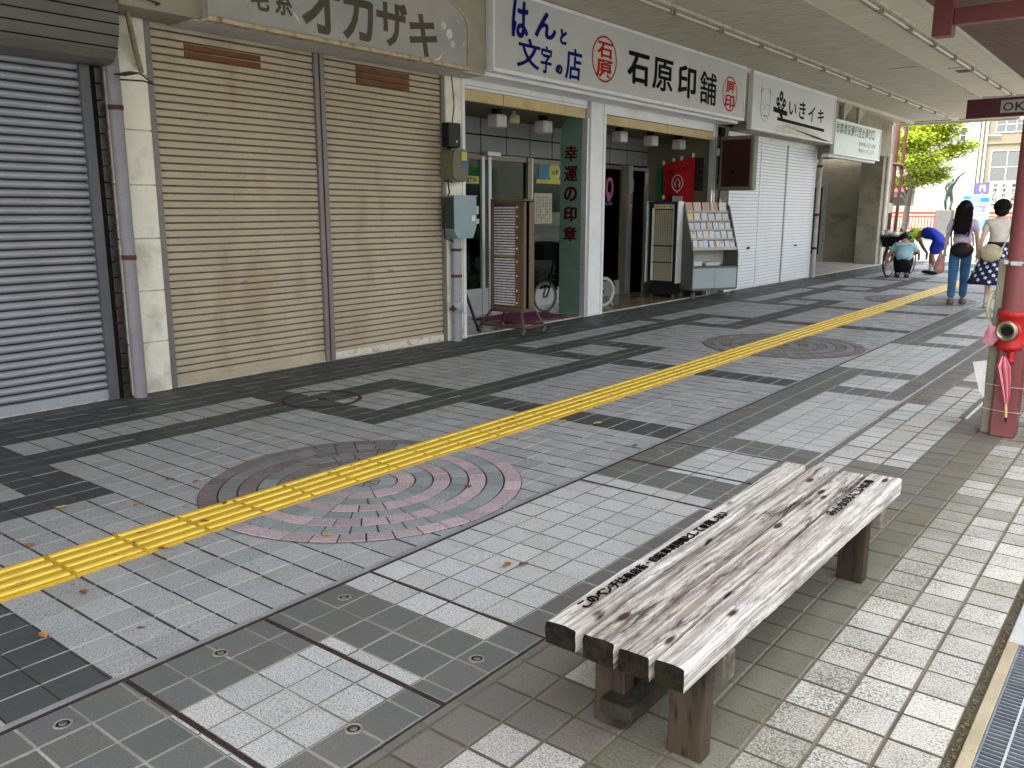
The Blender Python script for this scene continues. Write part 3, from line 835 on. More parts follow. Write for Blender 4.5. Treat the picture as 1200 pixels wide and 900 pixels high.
notice('paper_notice', 8.80, 8.92, 1.36, 1.47, ('white_paper', (.72, .72, .70), .7), 'small white square notice on the glass door beside the wooden rack')
t = notice('paper_notice', 8.74, 8.93, 1.235, 1.30, ('white_paper', (.72, .72, .70), .7), 'white strip notice below the square one on the glass door')
t = thing('window_sticker', 'pink looped emblem sticker with a blue strip on the glass right of the white pillar', 'sticker', (-7.556, 12.25, 1.6))
f = MB()
for q in range(5):
    a = q * .25
    f.tube([(-7.555, 12.24 + (.10 + .008 * q) * math.cos(u) * (.9 - .05 * q), 1.78 + .15 * math.sin(u) - .01 * q) for u in [k * math.pi * 2 / 20 for k in range(20)]], .016, 6, closed=True) if q < 3 else None
f.box(-7.557, -7.553, 12.18, 12.26, 1.56, 1.70)
f.build('pink_emblem', mat('sticker_pink', (.55, .13, .26), .5), t)
f = MB(); f.box(-7.557, -7.554, 12.12, 12.34, 1.50, 1.54); f.build('blue_strip', mat('sticker_blue', (.04, .07, .25), .5), t)
notice('door_sticker', 12.83, 12.90, 1.52, 1.68, ('sticker_orange', (.45, .17, .12), .5), 'small orange sticker on the aluminium door frame', 'sticker', x=-7.495)
notice('door_sticker', 12.94, 13.03, 1.74, 1.93, ('sticker_green', (.42, .5, .1), .5), 'small yellow green sticker on the dark door glass', 'sticker')
notice('door_sticker', 13.38, 13.46, 1.86, 2.05, ('sticker_white', (.7, .66, .62), .5), 'small white and red sticker at the top right of the door', 'sticker', x=-7.525)

# right pillar of the stamp shop and white shutter shop
B3 = thing('shop_building', 'closed shop with three white roller shutter panels under the white pine tree sign', 'building', (-6.5, 16.4, 0))
f = MB(); f.box(-12, -6.42, 14.15, 18.50, 0, 3.67); f.box(-6.42, -5.955, 14.15, 18.5, 2.73, 3.67); f.build('wall', CONC, B3)
f = MB()
for i, (a, b_) in enumerate(((14.15, 15.44), (15.50, 16.70), (16.78, 18.32))):
    slats(f, -6.30, a, b_, .012, 2.73, .0575, 'white')
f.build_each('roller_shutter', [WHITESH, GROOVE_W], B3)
f = MB()
for a, b_ in ((14.10, 14.15), (15.44, 15.50), (18.32, 18.40)): f.box(-6.33, -6.292, a, b_, 0, 2.73)
f.box(-6.33, -6.285, 13.96, 18.42, 2.655, 2.73)
f.build_each('shutter_guide', ALU_WHITE, B3)
f = MB(); f.box(-6.33, -6.294, 16.70, 16.78, 0, 2.65); f.build('dark_guide', mat('guide_grey', (.25, .25, .26), .5), B3)
f = MB(); f.box(-6.298, -6.290, 15.0, 15.12, .72, .76); f.box(-6.298, -6.290, 17.4, 17.55, .70, .73); f.build_each('lock_plate', DARK, B3)
t = thing('drain_pipe', 'thin pale rain pipe at the right end of the white shutters', 'pipe', (-6.24, 18.47, 0))
f = MB(); f.cyl((-6.24, 18.48, 0), (-6.24, 18.48, 2.75), .045, n=16); f.build('pipe', mat('pale_pipe', (.42, .40, .37), .5), t)
f = MB()
for z in (.6, 1.3, 2.3): f.cyl((-6.24, 18.48, z), (-6.24, 18.48, z + .05), .055, n=16)
f.build_each('pipe_clamp', mat('dark_iron', (.05, .035, .035), .7), t)

# concrete passage building at the end
B4 = thing('corner_building', 'bare concrete corner building with an open passage at the end of the arcade', 'building', (-7, 21.5, 0))
CONC2 = mat('raw_concrete', (.29, .265, .20), .9, 0, .14, 1.5, .08, 60, .35, 60, (.13, .115, .08), .6, 2.5)
f = MB(); f.box(-12, -7.02, 24.46, 24.9, 0, 3.67); f.box(-12, -11.8, 18.5, 24.46, 0, 2.8); f.box(-12, -6.32, 18.5, 24.0, 2.78, 3.67)
f.build('wall', CONC2, B4)
f = MB(); f.bbox(-7.02, -6.46, 24.0, 24.88, 0, 3.67, .01); f.build('corner_pier', mat('raw_concrete_pier', (.33, .30, .235), .9, 0, .14, 1.5, .08, 40, .35, 60, (.13, .115, .08), .6, 2.5), B4)
f = MB(); f.box(-7.02, -6.46, 23.992, 24.0, .10, .103); f.box(-8, -7.02, 24.452, 24.46, .10, .103); f.build('render_joint', DARK, B4)
f = MB(); f.box(-9.0, -8.93, 24.40, 24.46, 0, 2.15); f.box(-8.12, -8.0, 24.40, 24.46, 0, 2.15); f.box(-8.93, -8.12, 24.40, 24.46, 2.05, 2.15); f.box(-8.93, -8.12, 24.40, 24.46, 0, .2)
d = f.build('door', ALU, B4); 
f = MB(); f.box(-8.93, -8.12, 24.43, 24.45, .2, 2.05); o = f.build('glass_pane', mat('dark_door_glass', (.07, .075, .06), .15), d)
o.location = (0, 0, 0)
for v in o.data.vertices: pass
f = MB(); f.box(-8.42, -8.15, 24.38, 24.40, 1.1, 1.4); f.box(-8.7, -8.45, 24.38, 24.40, 1.55, 1.8); f.build('mail_box', BLACKP, B4)
f = MB(); f.cyl((-6.41, 24.3, 0), (-6.41, 24.3, 3.6), .05, n=14); f.build('white_downpipe', mat('white_pipe', (.68, .66, .6), .6, 0, .1, 4, .03, 60, 0, 1, (.3, .25, .2), .5, 8), B4)
f = MB(); f.bbox(-7.5, -7.35, 19.8, 21.0, 2.66, 2.74, .02); f.build('ceiling_lamp', ALU_WHITE, B4)

# ------------------------------------------------------------------ arcade roof
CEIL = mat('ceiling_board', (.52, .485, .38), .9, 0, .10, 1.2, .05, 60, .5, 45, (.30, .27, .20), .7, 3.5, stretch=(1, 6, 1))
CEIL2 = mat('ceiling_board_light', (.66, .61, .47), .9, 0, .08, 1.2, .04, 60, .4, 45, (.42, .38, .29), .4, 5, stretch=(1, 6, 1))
BROWNR = mat('brown_corrugated', (.20, .13, .11), .7, 0, .12, 2)
A = thing('arcade_roof', 'flat arcade roof over the pavement with pale boards and a brown ribbed outer strip', 'roof', (-3, 8, 3.67))
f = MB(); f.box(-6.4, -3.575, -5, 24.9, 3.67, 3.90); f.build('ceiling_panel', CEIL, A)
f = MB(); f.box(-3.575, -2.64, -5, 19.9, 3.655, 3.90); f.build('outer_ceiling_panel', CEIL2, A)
f = MB(); f.box(-5.95, -5.90, -5, 24.4, 3.60, 3.67); f.box(-3.60, -3.575, -5, 20, 3.650, 3.672); f.box(-2.64, -2.60, -5, 19.9, 3.64, 3.9)
f.box(-6.3, -2.6, 24.9, 24.98, 3.62, 3.9); f.box(-3.575, -.25, 19.9, 20.0, 3.60, 3.9)
f.build('trim', mat('cream_trim', (.56, .53, .44), .7, 0, .08, 3), A)
f = MB(); f.box(-5.7, -5.68, 24.3, 24.31, 3.66, 3.671); f.box(-6.25, -3.6, 24.42, 24.46, 3.655, 3.671); f.build('shadow_joint', mat('joint_dark', (.12, .10, .08), .8), A)
f = MB(); prof = []
y = -5.0
while y < 19.9:
    prof += [(y, 3.72), (y + .05, 3.72), (y + .06, 3.695), (y + .09, 3.695)]; y += .10
prof += [(19.9, 3.72), (19.9, 3.9), (-5, 3.9)]
f.prism(prof, 'x', -2.60, -.25); f.build('ribbed_panel', BROWNR, A)
# cracks in the boards
f = MB(); f.box(-4.15, -3.72, 15.2, 15.22, 3.666, 3.6705); f.box(-3.35, -3.05, 15.6, 15.63, 3.650, 3.6555); f.box(-3.3, -3.1, 15.9, 16.2, 3.650, 3.6555)
f.build('board_crack', mat('crack', (.10, .09, .07), .9), A)
# fluorescent lines
FLM = mat('fitting_cream', (.50, .47, .39), .6, 0, .12, 4, .05, 40, 0, 1, (.2, .17, .12), .5, 10)
def fluo(x, y0, y1, w, label, top):
    t = thing('fluorescent_fitting', label, 'light fitting', (x, y0, top))
    f = MB(); f.box(x - w / 2, x + w / 2, y0, y1, top - .035, top - .001); f.box(x - w / 2 - .012, x - w / 2 - .002, y0, y1, top - .05, top - .001); f.build('housing', FLM, t)
    tb = MB(); sk = MB(); y = y0 + .1
    while y + 1.2 < y1:
        tb.cyl((x, y + .03, top - .062), (x, y + 1.17, top - .062), .016, n=10)
        for yy in (y, y + 1.17): sk.box(x - .03, x + .03, yy, yy + .03, top - .09, top - .035)
        y += 1.27
    tb.build_each('tube', mat('unlit_tube', (.56, .53, .44), .4), t); sk.build_each('socket', mat('socket_brown', (.30, .27, .21), .6), t)
    cb = MB(); cb.tube([(x - w / 2 - .03, y0 + i * .8, top - .03 - .012 * (i % 2)) for i in range(int((y1 - y0) / .8) + 1)], .008, 6); cb.build('cable', mat('cable_brown', (.2, .17, .12), .7), t)
fluo(-4.87, -4.9, 24.2, .12, 'long row of unlit tubes under the darker inner ceiling boards', 3.669)
fluo(-2.98, -4.9, 19.7, .10, 'long row of unlit tubes under the pale outer ceiling boards', 3.654)
# red steel post with standpipe
# hanging maroon beam with stub
t = thing('roof_beam', 'maroon roof beam ending in a square hanging block under the ribbed brown roof', 'beam', (-2.2, 10.2, 3.3))
f = MB(); f.bbox(-2.36, -2.17, 10.12, 10.30, 3.20, 3.70, .006); f.build('hanging_block', RED_POST, t)
f = MB(); f.bbox(-2.165, -.3, 10.15, 10.27, 3.30, 3.46, .004); f.build('beam', RED_POST, t)
# hanging sign
t = thing('hanging_sign', 'dark maroon hanging sign board lettered OKE on a white patch', 'sign', (-1.9, 12.8, 2.7))
f = MB(); f.bbox(-2.47, -.9, 12.80, 12.90, 2.60, 2.835, .004); f.build('board', DKRED, t)
f = MB(); f.box(-2.075, -1.05, 12.795, 12.80, 2.645, 2.80); f.build('white_patch', mat('dull_white_patch', (.30, .26, .245), .6), t)
f = MB()
for i, ch in enumerate('OKEYA'): put(f, ch, (-2.045 + i * .135, 12.791, 2.665), (.115, 0, 0), (0, 0, .105), .01)
f.build('lettering', mat('black_letters', (.012, .006, .006), .5), t)
f = MB()
for x in (-.95,): f.cyl((x, 12.85, 2.83), (x, 12.85, 3.72), .012, n=8)
f.build_each('hanger', mat('dark_iron', (.05, .035, .035), .7), t)

# ------------------------------------------------------------------ sign boards
SX = -5.868
TW = mat('sign_face_white', (.50, .50, .49), .4, 0, .05, 1.5, .01, 40)
BLUE = mat('sign_blue', (.004, .006, .13), .8, spec=.1); BLK = mat('sign_black', (.003, .003, .003), .8, spec=.1); SRED = mat('sign_red', (.40, .018, .008), .8, spec=.1)
t = thing('shop_sign', 'long white sign board with blue and black characters and two round red seals', 'sign', (SX, 10.3, 2.8))
f = MB(); f.box(-5.95, SX, 7.19, 13.53, 2.87, 3.625); f.build('panel', TW, t)
f = MB()
f.box(-5.955, SX + .012, 7.16, 13.56, 2.83, 2.869); f.box(-5.955, SX + .010, 7.16, 7.19, 2.87, 3.65); f.box(-5.955, SX + .010, 13.53, 13.56, 2.87, 3.65); f.box(-5.955, SX + .012, 7.19, 13.53, 3.626, 3.66)
f.build('frame', ALU_WHITE, t)
f = MB(); f.box(SX, SX + .001, 7.62, 7.624, 2.87, 3.62); f.box(SX, SX + .001, 11.62, 11.624, 2.87, 3.62); f.build_each('panel_joint', mat('joint_grey', (.34, .34, .33), .6), t)
X = SX + .002
f = MB()
for ch, a, b_, z0, z1 in (('は', 7.47, 7.76, 3.21, 3.60), ('ん', 7.88, 8.28, 3.27, 3.56), ('と', 8.36, 8.50, 3.26, 3.44), ('文', 7.56, 7.97, 2.925, 3.24), ('字', 7.99, 8.20, 2.91, 3.21), ('の', 8.28, 8.42, 2.93, 3.05), ('店', 8.47, 8.80, 2.90, 3.26)):
    putbold(f, ch, (X, a, z0), (0, b_ - a, 0), (0, 0, z1 - z0), .014 if ch not in '字店文' else .009, skew=.10)
f.build('blue_lettering', BLUE, t)
f = MB()
for ch, a, b_, z0, z1 in (('石', 9.87, 10.43, 3.01, 3.42), ('原', 10.52, 11.10, 3.00, 3.43), ('印', 11.25, 11.81, 2.98, 3.43), ('舗', 11.93, 12.49, 2.96, 3.42)):
    putbold(f, ch, (X, a, z0), (0, b_ - a, 0), (0, 0, z1 - z0), {'石': .020, '原': .014, '印': .018, '舗': .008}[ch])
f.build('black_lettering', BLK, t)
def seal(cy, cz, ry, rz, chars, t):
    f = MB(); pts = [(X + .001, cy + ry * math.cos(u), cz + rz * math.sin(u)) for u in [k * 2 * math.pi / 40 for k in range(40)]]
    pi_ = [(X + .001, cy + (ry - .022) * math.cos(u), cz + (rz - .022) * math.sin(u)) for u in [k * 2 * math.pi / 40 for k in range(40)]]
    f.add(pts + pi_, [(i, (i + 1) % 40, 40 + (i + 1) % 40, 40 + i) for i in range(40)])
    if len(chars) == 2 and t:
        put(f, chars[0], (X, cy - ry * .60, cz + rz * .05), (0, ry * 1.25, 0), (0, 0, rz * .68), .03)
        put(f, chars[1], (X, cy - ry * .68, cz - rz * .82), (0, ry * 1.36, 0), (0, 0, rz * .80), .03)
    else:
        put(f, chars[0], (X, cy - ry * .78, cz - rz * .6), (0, ry * .75, 0), (0, 0, rz * 1.2), .03)
        put(f, chars[1], (X, cy + ry * .02, cz - rz * .6), (0, ry * .72, 0), (0, 0, rz * 1.2), .03)
    f.build('red_seal', SRED, t)
seal(9.32, 3.225, .285, .27, '石原', t)
seal(12.985, 3.19, .265, .26, '原印', t)
# beam strip above sign
f = MB(); f.bbox(-5.945, -5.90, 7.16, 13.6, 3.662, 3.668, .001); f.build('top_trim', ALU_WHITE, t)

# curved sign of the beige shop
t = thing('shop_sign', 'faded grey sign board with a rounded end over the beige shutters', 'sign', (SX, 5.3, 2.8))
prof = [(3.87, 2.815), (6.76, 2.815), (6.76, 3.20), (6.72, 3.27), (6.60, 3.345), (6.38, 3.43), (6.1, 3.50), (5.7, 3.55), (3.87, 3.60)]
f = MB(); f.prism(prof, 'x', -5.95, SX); f.build('panel', mat('faded_grey_sign', (.35, .35, .335), .45, 0, .10, 2, .02, 30, 0, 1, (.48, .40, .38), .5, 1.3), t)
f = MB(); rim = [(SX + .006, y, z) for y, z in [(3.86, 3.6), (3.86, 2.81), (6.77, 2.81), (6.77, 3.20), (6.73, 3.28), (6.61, 3.355), (6.38, 3.44), (6.1, 3.51), (5.7, 3.56), (3.87, 3.61)]]
f.tube(rim, .012, 6); f.box(-5.95, SX + .018, 3.85, 6.78, 2.785, 2.805)
f.build('rim', mat('rusty_cream_rim', (.50, .42, .28), .6, 0, .2, 8, .05, 40, 0, 1, (.22, .1, .05), .8, 10), t)
f = MB()
for ch, a, b_, z0, z1 in (('毛', 4.24, 4.41, 2.93, 3.13), ('糸', 4.46, 4.63, 2.93, 3.13), ('オ', 4.72, 5.13, 2.85, 3.30), ('カ', 5.15, 5.51, 2.85, 3.29), ('ザ', 5.545, 5.93, 2.86, 3.25), ('キ', 5.95, 6.33, 2.83, 3.21)):
    put(f, ch, (X, a, z0), (0, b_ - a, 0), (0, 0, z1 - z0), .028)
f.build('lettering', mat('faded_brown_letters', (.085, .07, .05), .6), t)
f = MB()
for cy, cz, r in ((6.50, 3.09, .045), (6.42, 3.15, .035), (6.55, 3.00, .03)): f.cyl((SX, cy, cz), (SX + .0015, cy, cz), r, n=16)
for cy, cz, r, a0, a1 in ((6.25, 2.98, .17, -2.2, -.4), (6.62, 3.1, .12, -.9, .7), (4.1, 2.93, .12, .3, 1.9), (4.60, 2.87, .1, -.2, 1.3), (6.0, 3.05, .08, -2.5, -.3)):
    ps = []
    for k in range(9):
        u = a0 + (a1 - a0) * k / 8; ps.append((cy + r * math.cos(u), cz + r * math.sin(u), .012 * math.sin(math.pi * k / 8) + .002))
    f.add([(SX + .0012, y, z + w) for y, z, w in ps] + [(SX + .0012, y, z - w) for y, z, w in ps], [(i, i + 1, 9 + i + 1, 9 + i) for i in range(8)])
f.build('flower_mark', mat('pale_flower', (.62, .62, .60), .5), t)

# pine tree sign
t = thing('shop_sign', 'white box sign with a faint mask drawing and a black pine mark', 'sign', (SX, 16, 2.7))
f = MB(); f.bbox(-5.95, SX, 13.86, 18.02, 2.735, 3.655, .006); f.build('panel', mat('white_sign_face', (.62, .63, .62), .4, 0, .05, 1.5), t)
f = MB(); f.box(SX, SX + .012, 13.86, 18.02, 3.60, 3.655); f.box(SX, SX + .012, 13.86, 18.02, 2.735, 2.76); f.box(SX, SX + .012, 13.86, 13.90, 2.76, 3.60); f.box(SX, SX + .012, 17.98, 18.02, 2.76, 3.60); f.build('frame', ALU_WHITE, t)
f = MB()
for ch, a, b_, z0, z1 in (('い', 15.50, 15.88, 3.10, 3.32), ('き', 16.01, 16.35, 3.07, 3.38), ('イ', 16.50, 16.86, 3.06, 3.35), ('キ', 17.02, 17.38, 3.08, 3.33)):
    put(f, ch, (X, a, z0), (0, b_ - a, 0), (0, 0, z1 - z0), .02)
f.build('lettering', mat('brush_black', (.008, .008, .008), .8, spec=.1), t)
f = MB()
def bar(y0, z0, y1, z1, w, f=f):
    f.add([(X, y0, z0 - w), (X, y1, z1 - w), (X, y1, z1 + w), (X, y0, z0 + w)], [(0, 1, 2, 3)])
for cy, cz, r in ((14.97, 3.27, .075), (15.12, 3.37, .09), (15.27, 3.27, .075), (15.04, 3.20, .06), (15.20, 3.20, .06)):
    ps = [(cy + r * math.cos(k * math.pi / 8), cz + r * math.sin(k * math.pi / 8)) for k in range(16)]
    pq = [(cy + r * .30 * math.cos(k * math.pi / 8), cz + r * .30 * math.sin(k * math.pi / 8)) for k in range(16)]
    f.add([(X, y, z) for y, z in ps + pq], [(k, (k + 1) % 16, 16 + (k + 1) % 16, 16 + k) for k in range(16)])
bar(14.78, 3.13, 15.44, 3.10, .042); bar(15.08, 3.10, 15.24, 2.99, .05); bar(14.98, 2.985, 17.45, 2.955, .028)
f.build('pine_mark', mat('mark_black', (.01, .01, .01), .8, spec=.1), t)
f = MB(); ps = [(14.24, 3.36), (14.22, 3.1), (14.27, 2.97), (14.40, 2.88), (14.55, 2.95), (14.62, 3.1), (14.62, 3.36), (14.5, 3.42), (14.34, 3.42)]
f.tube([(X, y, z) for y, z in ps], .0035, 5, closed=True)
for a in (14.23, 14.61): f.tube([(X, a, 3.34), (X, a - .01, 3.47)], .011, 6, rr=[.012, .002])
for a in (14.33, 14.52): f.tube([(X, a - .04, 3.16), (X, a, 3.18), (X, a + .04, 3.16)], .004, 5)
f.tube([(X, 14.36, 2.985), (X, 14.50, 2.985)], .012, 5); f.tube([(X, 14.42, 3.15), (X, 14.40, 3.08), (X, 14.45, 3.07)], .003, 5)
f.build('mask_drawing', mat('faint_line', (.28, .28, .28), .6), t)
f = MB(); hill = [(14.92, 2.765)]
for k in range(25):
    u = k / 24; hill.append((14.95 + 2.95 * u, 2.78 + .16 * math.sin(math.pi * min(1, u * 1.15 + .1)) ** .5 + random.uniform(-.02, .02)))
hill.append((17.92, 2.765))
f.add([(X, y, z) for y, z in hill], [tuple(range(len(hill)))]); f.build('hill_drawing', mat('hill_cream', (.60, .58, .48), .6, 0, .15, 12), t)

t = thing('shop_sign', 'pale green and white box sign with a row of characters over the passage', 'sign', (SX, 19.9, 2.5))
f = MB(); f.bbox(-5.95, SX, 18.12, 21.40, 2.545, 3.24, .006); f.build('panel', mat('greenish_sign_face', (.52, .58, .52), .3, 0, .08, 1), t)
f = MB(); f.box(SX, SX + .01, 21.36, 21.40, 2.58, 3.2); f.box(SX, SX + .01, 18.12, 21.40, 3.20, 3.24); f.box(SX, SX + .01, 18.12, 21.40, 2.545, 2.575); f.box(-6.1, -5.96, 18.12, 21.40, 2.50, 2.56); f.build('frame', ALU_WHITE, t)
f = MB(); putline(f, '市商店街振興組合通り口', (X, 18.15, 2.97), (0, 2.75, 0), (0, 0, .215), w=.03)
putline(f, '駐車場入口ご利用', (X, 19.75, 2.80), (0, 1.25, 0), (0, 0, .085), w=.01); putline(f, '電話八六二三番', (X, 19.75, 2.67), (0, 1.2, 0), (0, 0, .075), w=.01)
f.build('lettering', mat('sign_dark_green', (.10, .15, .12), .5), t)
f = MB()
for y in (18.75, 19.75): f.prism([(y, 3.62), (y + .62, 3.62), (y + .12, 3.30), (y, 3.30)], 'x', -5.95, -5.93)
for y in (18.7, 19.7): f.box(-5.96, -5.90, y, y + .09, 3.24, 3.62)
f.build_each('bracket', mat('bracket_olive', (.40, .37, .29), .7), t)

# brown light box
t = thing('light_box', 'dark brown unlit light box sign in an olive frame sticking out beside the white shutters', 'sign', (-6.0, 13.65, 1.7))
f = MB(); f.bbox(-6.27, -5.67, 13.58, 13.76, 1.74, 2.61, .02); f.build('housing', mat('olive_frame', (.15, .14, .10), .5, 0, .1), t)
f = MB(); f.box(-6.215, -5.725, 13.570, 13.585, 1.80, 2.55); f.build('face', mat('brown_face', (.035, .008, .008), .3, 0, .2, 4), t)
f = MB(); f.box(-6.30, -6.26, 13.62, 13.70, 1.85, 1.93); f.box(-6.30, -6.26, 13.62, 13.70, 2.4, 2.48); f.build('wall_mount', DARK, t)
t = thing('cable_run', 'cables, small boxes and a white switch on the pillar beside the brown light box', 'cables', (-6.28, 13.8, 1.5))
f = MB(); f.tube([(-6.26, 13.62, 2.75), (-6.26, 13.60, 2.3), (-6.25, 13.64, 1.9), (-6.26, 13.6, 1.5)], .012, 6); f.tube([(-6.26, 13.57, 2.7), (-6.24, 13.55, 2.4), (-6.26, 13.57, 2.0)], .008, 6); f.bbox(-6.3, -6.24, 13.56, 13.72, 2.62, 2.76, .01); f.build('cable', DARK, t)
f = MB(); f.bbox(-6.3, -6.25, 13.54, 13.62, 2.30, 2.42, .01); f.bbox(-6.3, -6.25, 13.66, 13.72, 1.42, 1.60, .01); f.build('switch_box', mat('switch_cream', (.5, .48, .42), .5), t)

# meters at the corner of the stamp shop
t = thing('junction_box', 'small black plastic box at the top of the meter column', 'electric box', (-6.2, 6.9, 2.06))
f = MB(); f.bbox(-6.27, -6.16, 6.80, 6.99, 2.06, 2.31, .008); f.build('case', BLACKP, t)
f = MB(); f.box(-6.16, -6.157, 6.91, 6.93, 2.11, 2.13); f.build('label_patch', mat('white_patch2', (.7, .7, .7)), t)
t = thing('electricity_meter', 'olive rounded electricity meter between the black box and the blue grey box', 'meter', (-6.2, 6.93, 1.7))
OL = mat('olive_meter', (.135, .13, .075), .5, 0, .12, 6)
f = MB()
pr = []
for q in range(24):
    a = 2 * math.pi * q / 24; c_, s_ = math.cos(a), math.sin(a)
    pr.append((6.935 + .14 * abs(c_) ** .45 * (1 if c_ >= 0 else -1), 1.88 + .175 * abs(s_) ** .45 * (1 if s_ >= 0 else -1)))
f.prism(pr, 'x', -6.27, -6.15, smooth=True); pr2 = [(6.935 + (y - 6.935) * .88, 1.88 + (z - 1.88) * .9) for y, z in pr]
f.prism(pr2, 'x', -6.15, -6.12, smooth=True); f.build('case', OL, t)
f = MB(); f.box(-6.12, -6.115, 6.95, 7.03, 1.93, 2.02); f.build('yellow_label', mat('meter_yellow', (.5, .5, .08)), t)
f = MB(); f.box(-6.12, -6.116, 6.95, 7.04, 1.86, 1.925); f.build('blue_label', mat('meter_blue', (.06, .12, .3)), t)
t = thing('meter_box', 'blue grey steel box at the bottom of the meter column', 'electric box', (-6.2, 6.97, 1.1))
f = MB(); prof = [(6.80, 1.20), (6.86, 1.12), (7.10, 1.12), (7.16, 1.24), (7.16, 1.56), (6.80, 1.56)]
f.prism(prof, 'x', -6.27, -6.10); f.box(-6.28, -6.09, 6.79, 7.17, 1.56, 1.57); f.build('case', mat('bluegrey_steel', (.22, .29, .32), .4, .3, .12, 5), t)
f = MB(); f.box(-6.10, -6.097, 7.08, 7.14, 1.30, 1.36); f.build('label_patch', mat('white_patch2', (.7, .7, .7)), t)
f = MB(); f.box(-6.272, -6.102, 6.793, 6.80, 1.22, 1.55); f.build('side_panel', mat('dark_green_steel', (.035, .05, .035), .5), t)
t = thing('drain_pipe', 'grey conduit pipe with rusty clamps below the meter boxes', 'pipe', (-6.2, 6.93, 0))
f = MB(); f.cyl((-6.205, 6.945, 0), (-6.205, 6.945, 1.12), .055, n=18); f.lathe([(.055, .30), (.062, .31), (.062, .42), (.055, .43)], (-6.205, 6.945, 0), n=18); f.build('pipe', mat('steel_grey_pipe', (.30, .31, .33), .4, .2), t)
f = MB()
for z in (.70, .98): f.cyl((-6.205, 6.945, z), (-6.205, 6.945, z + .03), .060, n=18)
f.cyl((-6.23, 6.87, .36), (-6.16, 6.87, .36), .018, n=10); f.cyl((-6.2, 6.87, .33), (-6.2, 6.87, .40), .012, n=8)
f.build_each('pipe_clamp', RUST, t)
f = MB(); f.tube([(-6.25, 6.95, 2.80), (-6.2, 6.93, 2.5), (-6.17, 6.86, 2.28)], .006, 6); f.tube([(-6.2, 6.83, 2.08), (-6.23, 6.81, 1.9), (-6.2, 6.84, 1.6), (-6.24, 6.79, 1.45), (-6.24, 6.80, 1.12), (-6.2, 6.9, 1.08)], .008, 6)
tag(f.build('black_cable', BLACKP), 'thin black cable looping down past the meters', 'cable')

# ceiling spot lamps of the shop
def lampbox(y, label, first=None):
    t = thing('box_lamp', label, 'lamp', (-6.78, y, 2.4), 'square lamps under the recess ceiling')
    f = MB(); f.box(-6.83, -6.75, y - .05, y + .05, 2.555, 2.62); f.build('mount', DARK, t)
    f = MB(); f.bbox(-6.86, -6.70, y - .10, y + .10, 2.40, 2.555, .012); f.build('shade', mat('lamp_shade_glass', (.50, .48, .44), .35), t)
    f = MB()
    for q in range(5): f.box(-6.70, -6.695, y - .07 + q * .03, y - .055 + q * .03, 2.42, 2.53)
    f.build('rib', mat('lamp_rib', (.7, .68, .64), .3), t)
lampbox(8.36, 'leftmost square lamp of the recess, above the glass door')
lampbox(9.32, 'square lamp just left of the green pillar')
lampbox(11.24, 'square lamp just right of the white pillar')
lampbox(12.18, 'square lamp above the dark door of the right recess')
lampbox(13.12, 'square lamp nearest the end wall, above the red banner')
t = thing('bulb_lamp', 'small cream bulb lamp between two square lamps left of the green pillar', 'lamp', (-6.78, 8.68, 2.5))
f = MB(); f.lathe([(.03, .13), (.03, .10), (.075, .08), (.085, .0), (.07, -.02), (0.001, -.025)], (-6.78, 8.68, 2.49), n=16); f.build('lamp_shade', mat('cream_lamp', (.45, .38, .22), .4), t)

# red banner
t = thing('banner', 'red cloth banner with black and white characters hanging by the end wall of the shop', 'banner', (-6.9, 13.3, 1.4))
f = MB(); nx, nz_ = 14, 10; vs = []
for j in range(nz_ + 1):
    for i in range(nx + 1):
        u = i / nx; w_ = j / nz_
        x = -7.20 + .59 * u + (1 - w_) * .04 * (1 - u); z = 1.05 + (1.13 + .12 * u) * w_
        yv = 13.40 - .02 + .018 * math.sin(u * 7 + w_ * 2)
        vs.append((x, yv, z))
f.add(vs, [(j * (nx + 1) + i, j * (nx + 1) + i + 1, (j + 1) * (nx + 1) + i + 1, (j + 1) * (nx + 1) + i) for j in range(nz_) for i in range(nx)], 0, True)
o = f.build('cloth', mat('banner_red', (.42, .006, .012), .7, 0, .1, 3), t)
f = MB(); 
for i, ch in enumerate('いらっしゃい'): put(f, ch, (-7.12 + i * .078, 13.352, 2.0 + i * .018), (.06, 0, 0), (0, 0, .06 if ch != 'っ' else .04), .02)
put(f, '印', (-7.09, 13.352, 1.56), (.11, 0, 0), (0, 0, .12), .02); f.build('black_print', BLK, t)
f = MB(); ps = [(-6.90 + .10 * math.cos(u), 13.352, 1.87 + .13 * math.sin(u) - (.03 if k == 15 else 0)) for k, u in enumerate([k * 2 * math.pi / 20 for k in range(20)])]
f.tube(ps, .007, 5, closed=True); f.tube([(-6.94, 13.352, 1.80), (-6.95, 13.352, 1.88), (-6.90, 13.352, 1.95), (-6.85, 13.352, 1.88), (-6.87, 13.352, 1.80)], .008, 5)
for x, z in ((-7.19, 2.19), (-7.0, 2.23), (-6.85, 2.26), (-6.64, 2.30), (-7.17, 1.62)): f.box(x - .015, x + .015, 13.365, 13.40, z - .02, z + .05)
f.build_each('loop', mat('banner_white', (.7, .68, .66), .7), t); f = MB()
put(f, '開', (-6.98, 13.352, 1.46), (.19, 0, 0), (0, 0, .19), .02); f.build('white_print', mat('banner_white', (.7, .68, .66), .7), t)
f = MB(); f.box(-6.78, -6.50, 13.485, 13.50, 1.74, 2.28); tag(f.build('dark_picture', mat('dark_picture', (.03, .022, .018), .4, 0, .8, 20)), 'dark framed picture on the end wall behind the red banner', 'picture')
f = MB(); f.box(-7.34, -7.25, 13.46, 13.49, 1.6, 2.12); tag(f.build('green_banner', mat('banner_green', (.01, .16, .06), .7)), 'narrow green cloth hanging left of the red banner', 'banner')

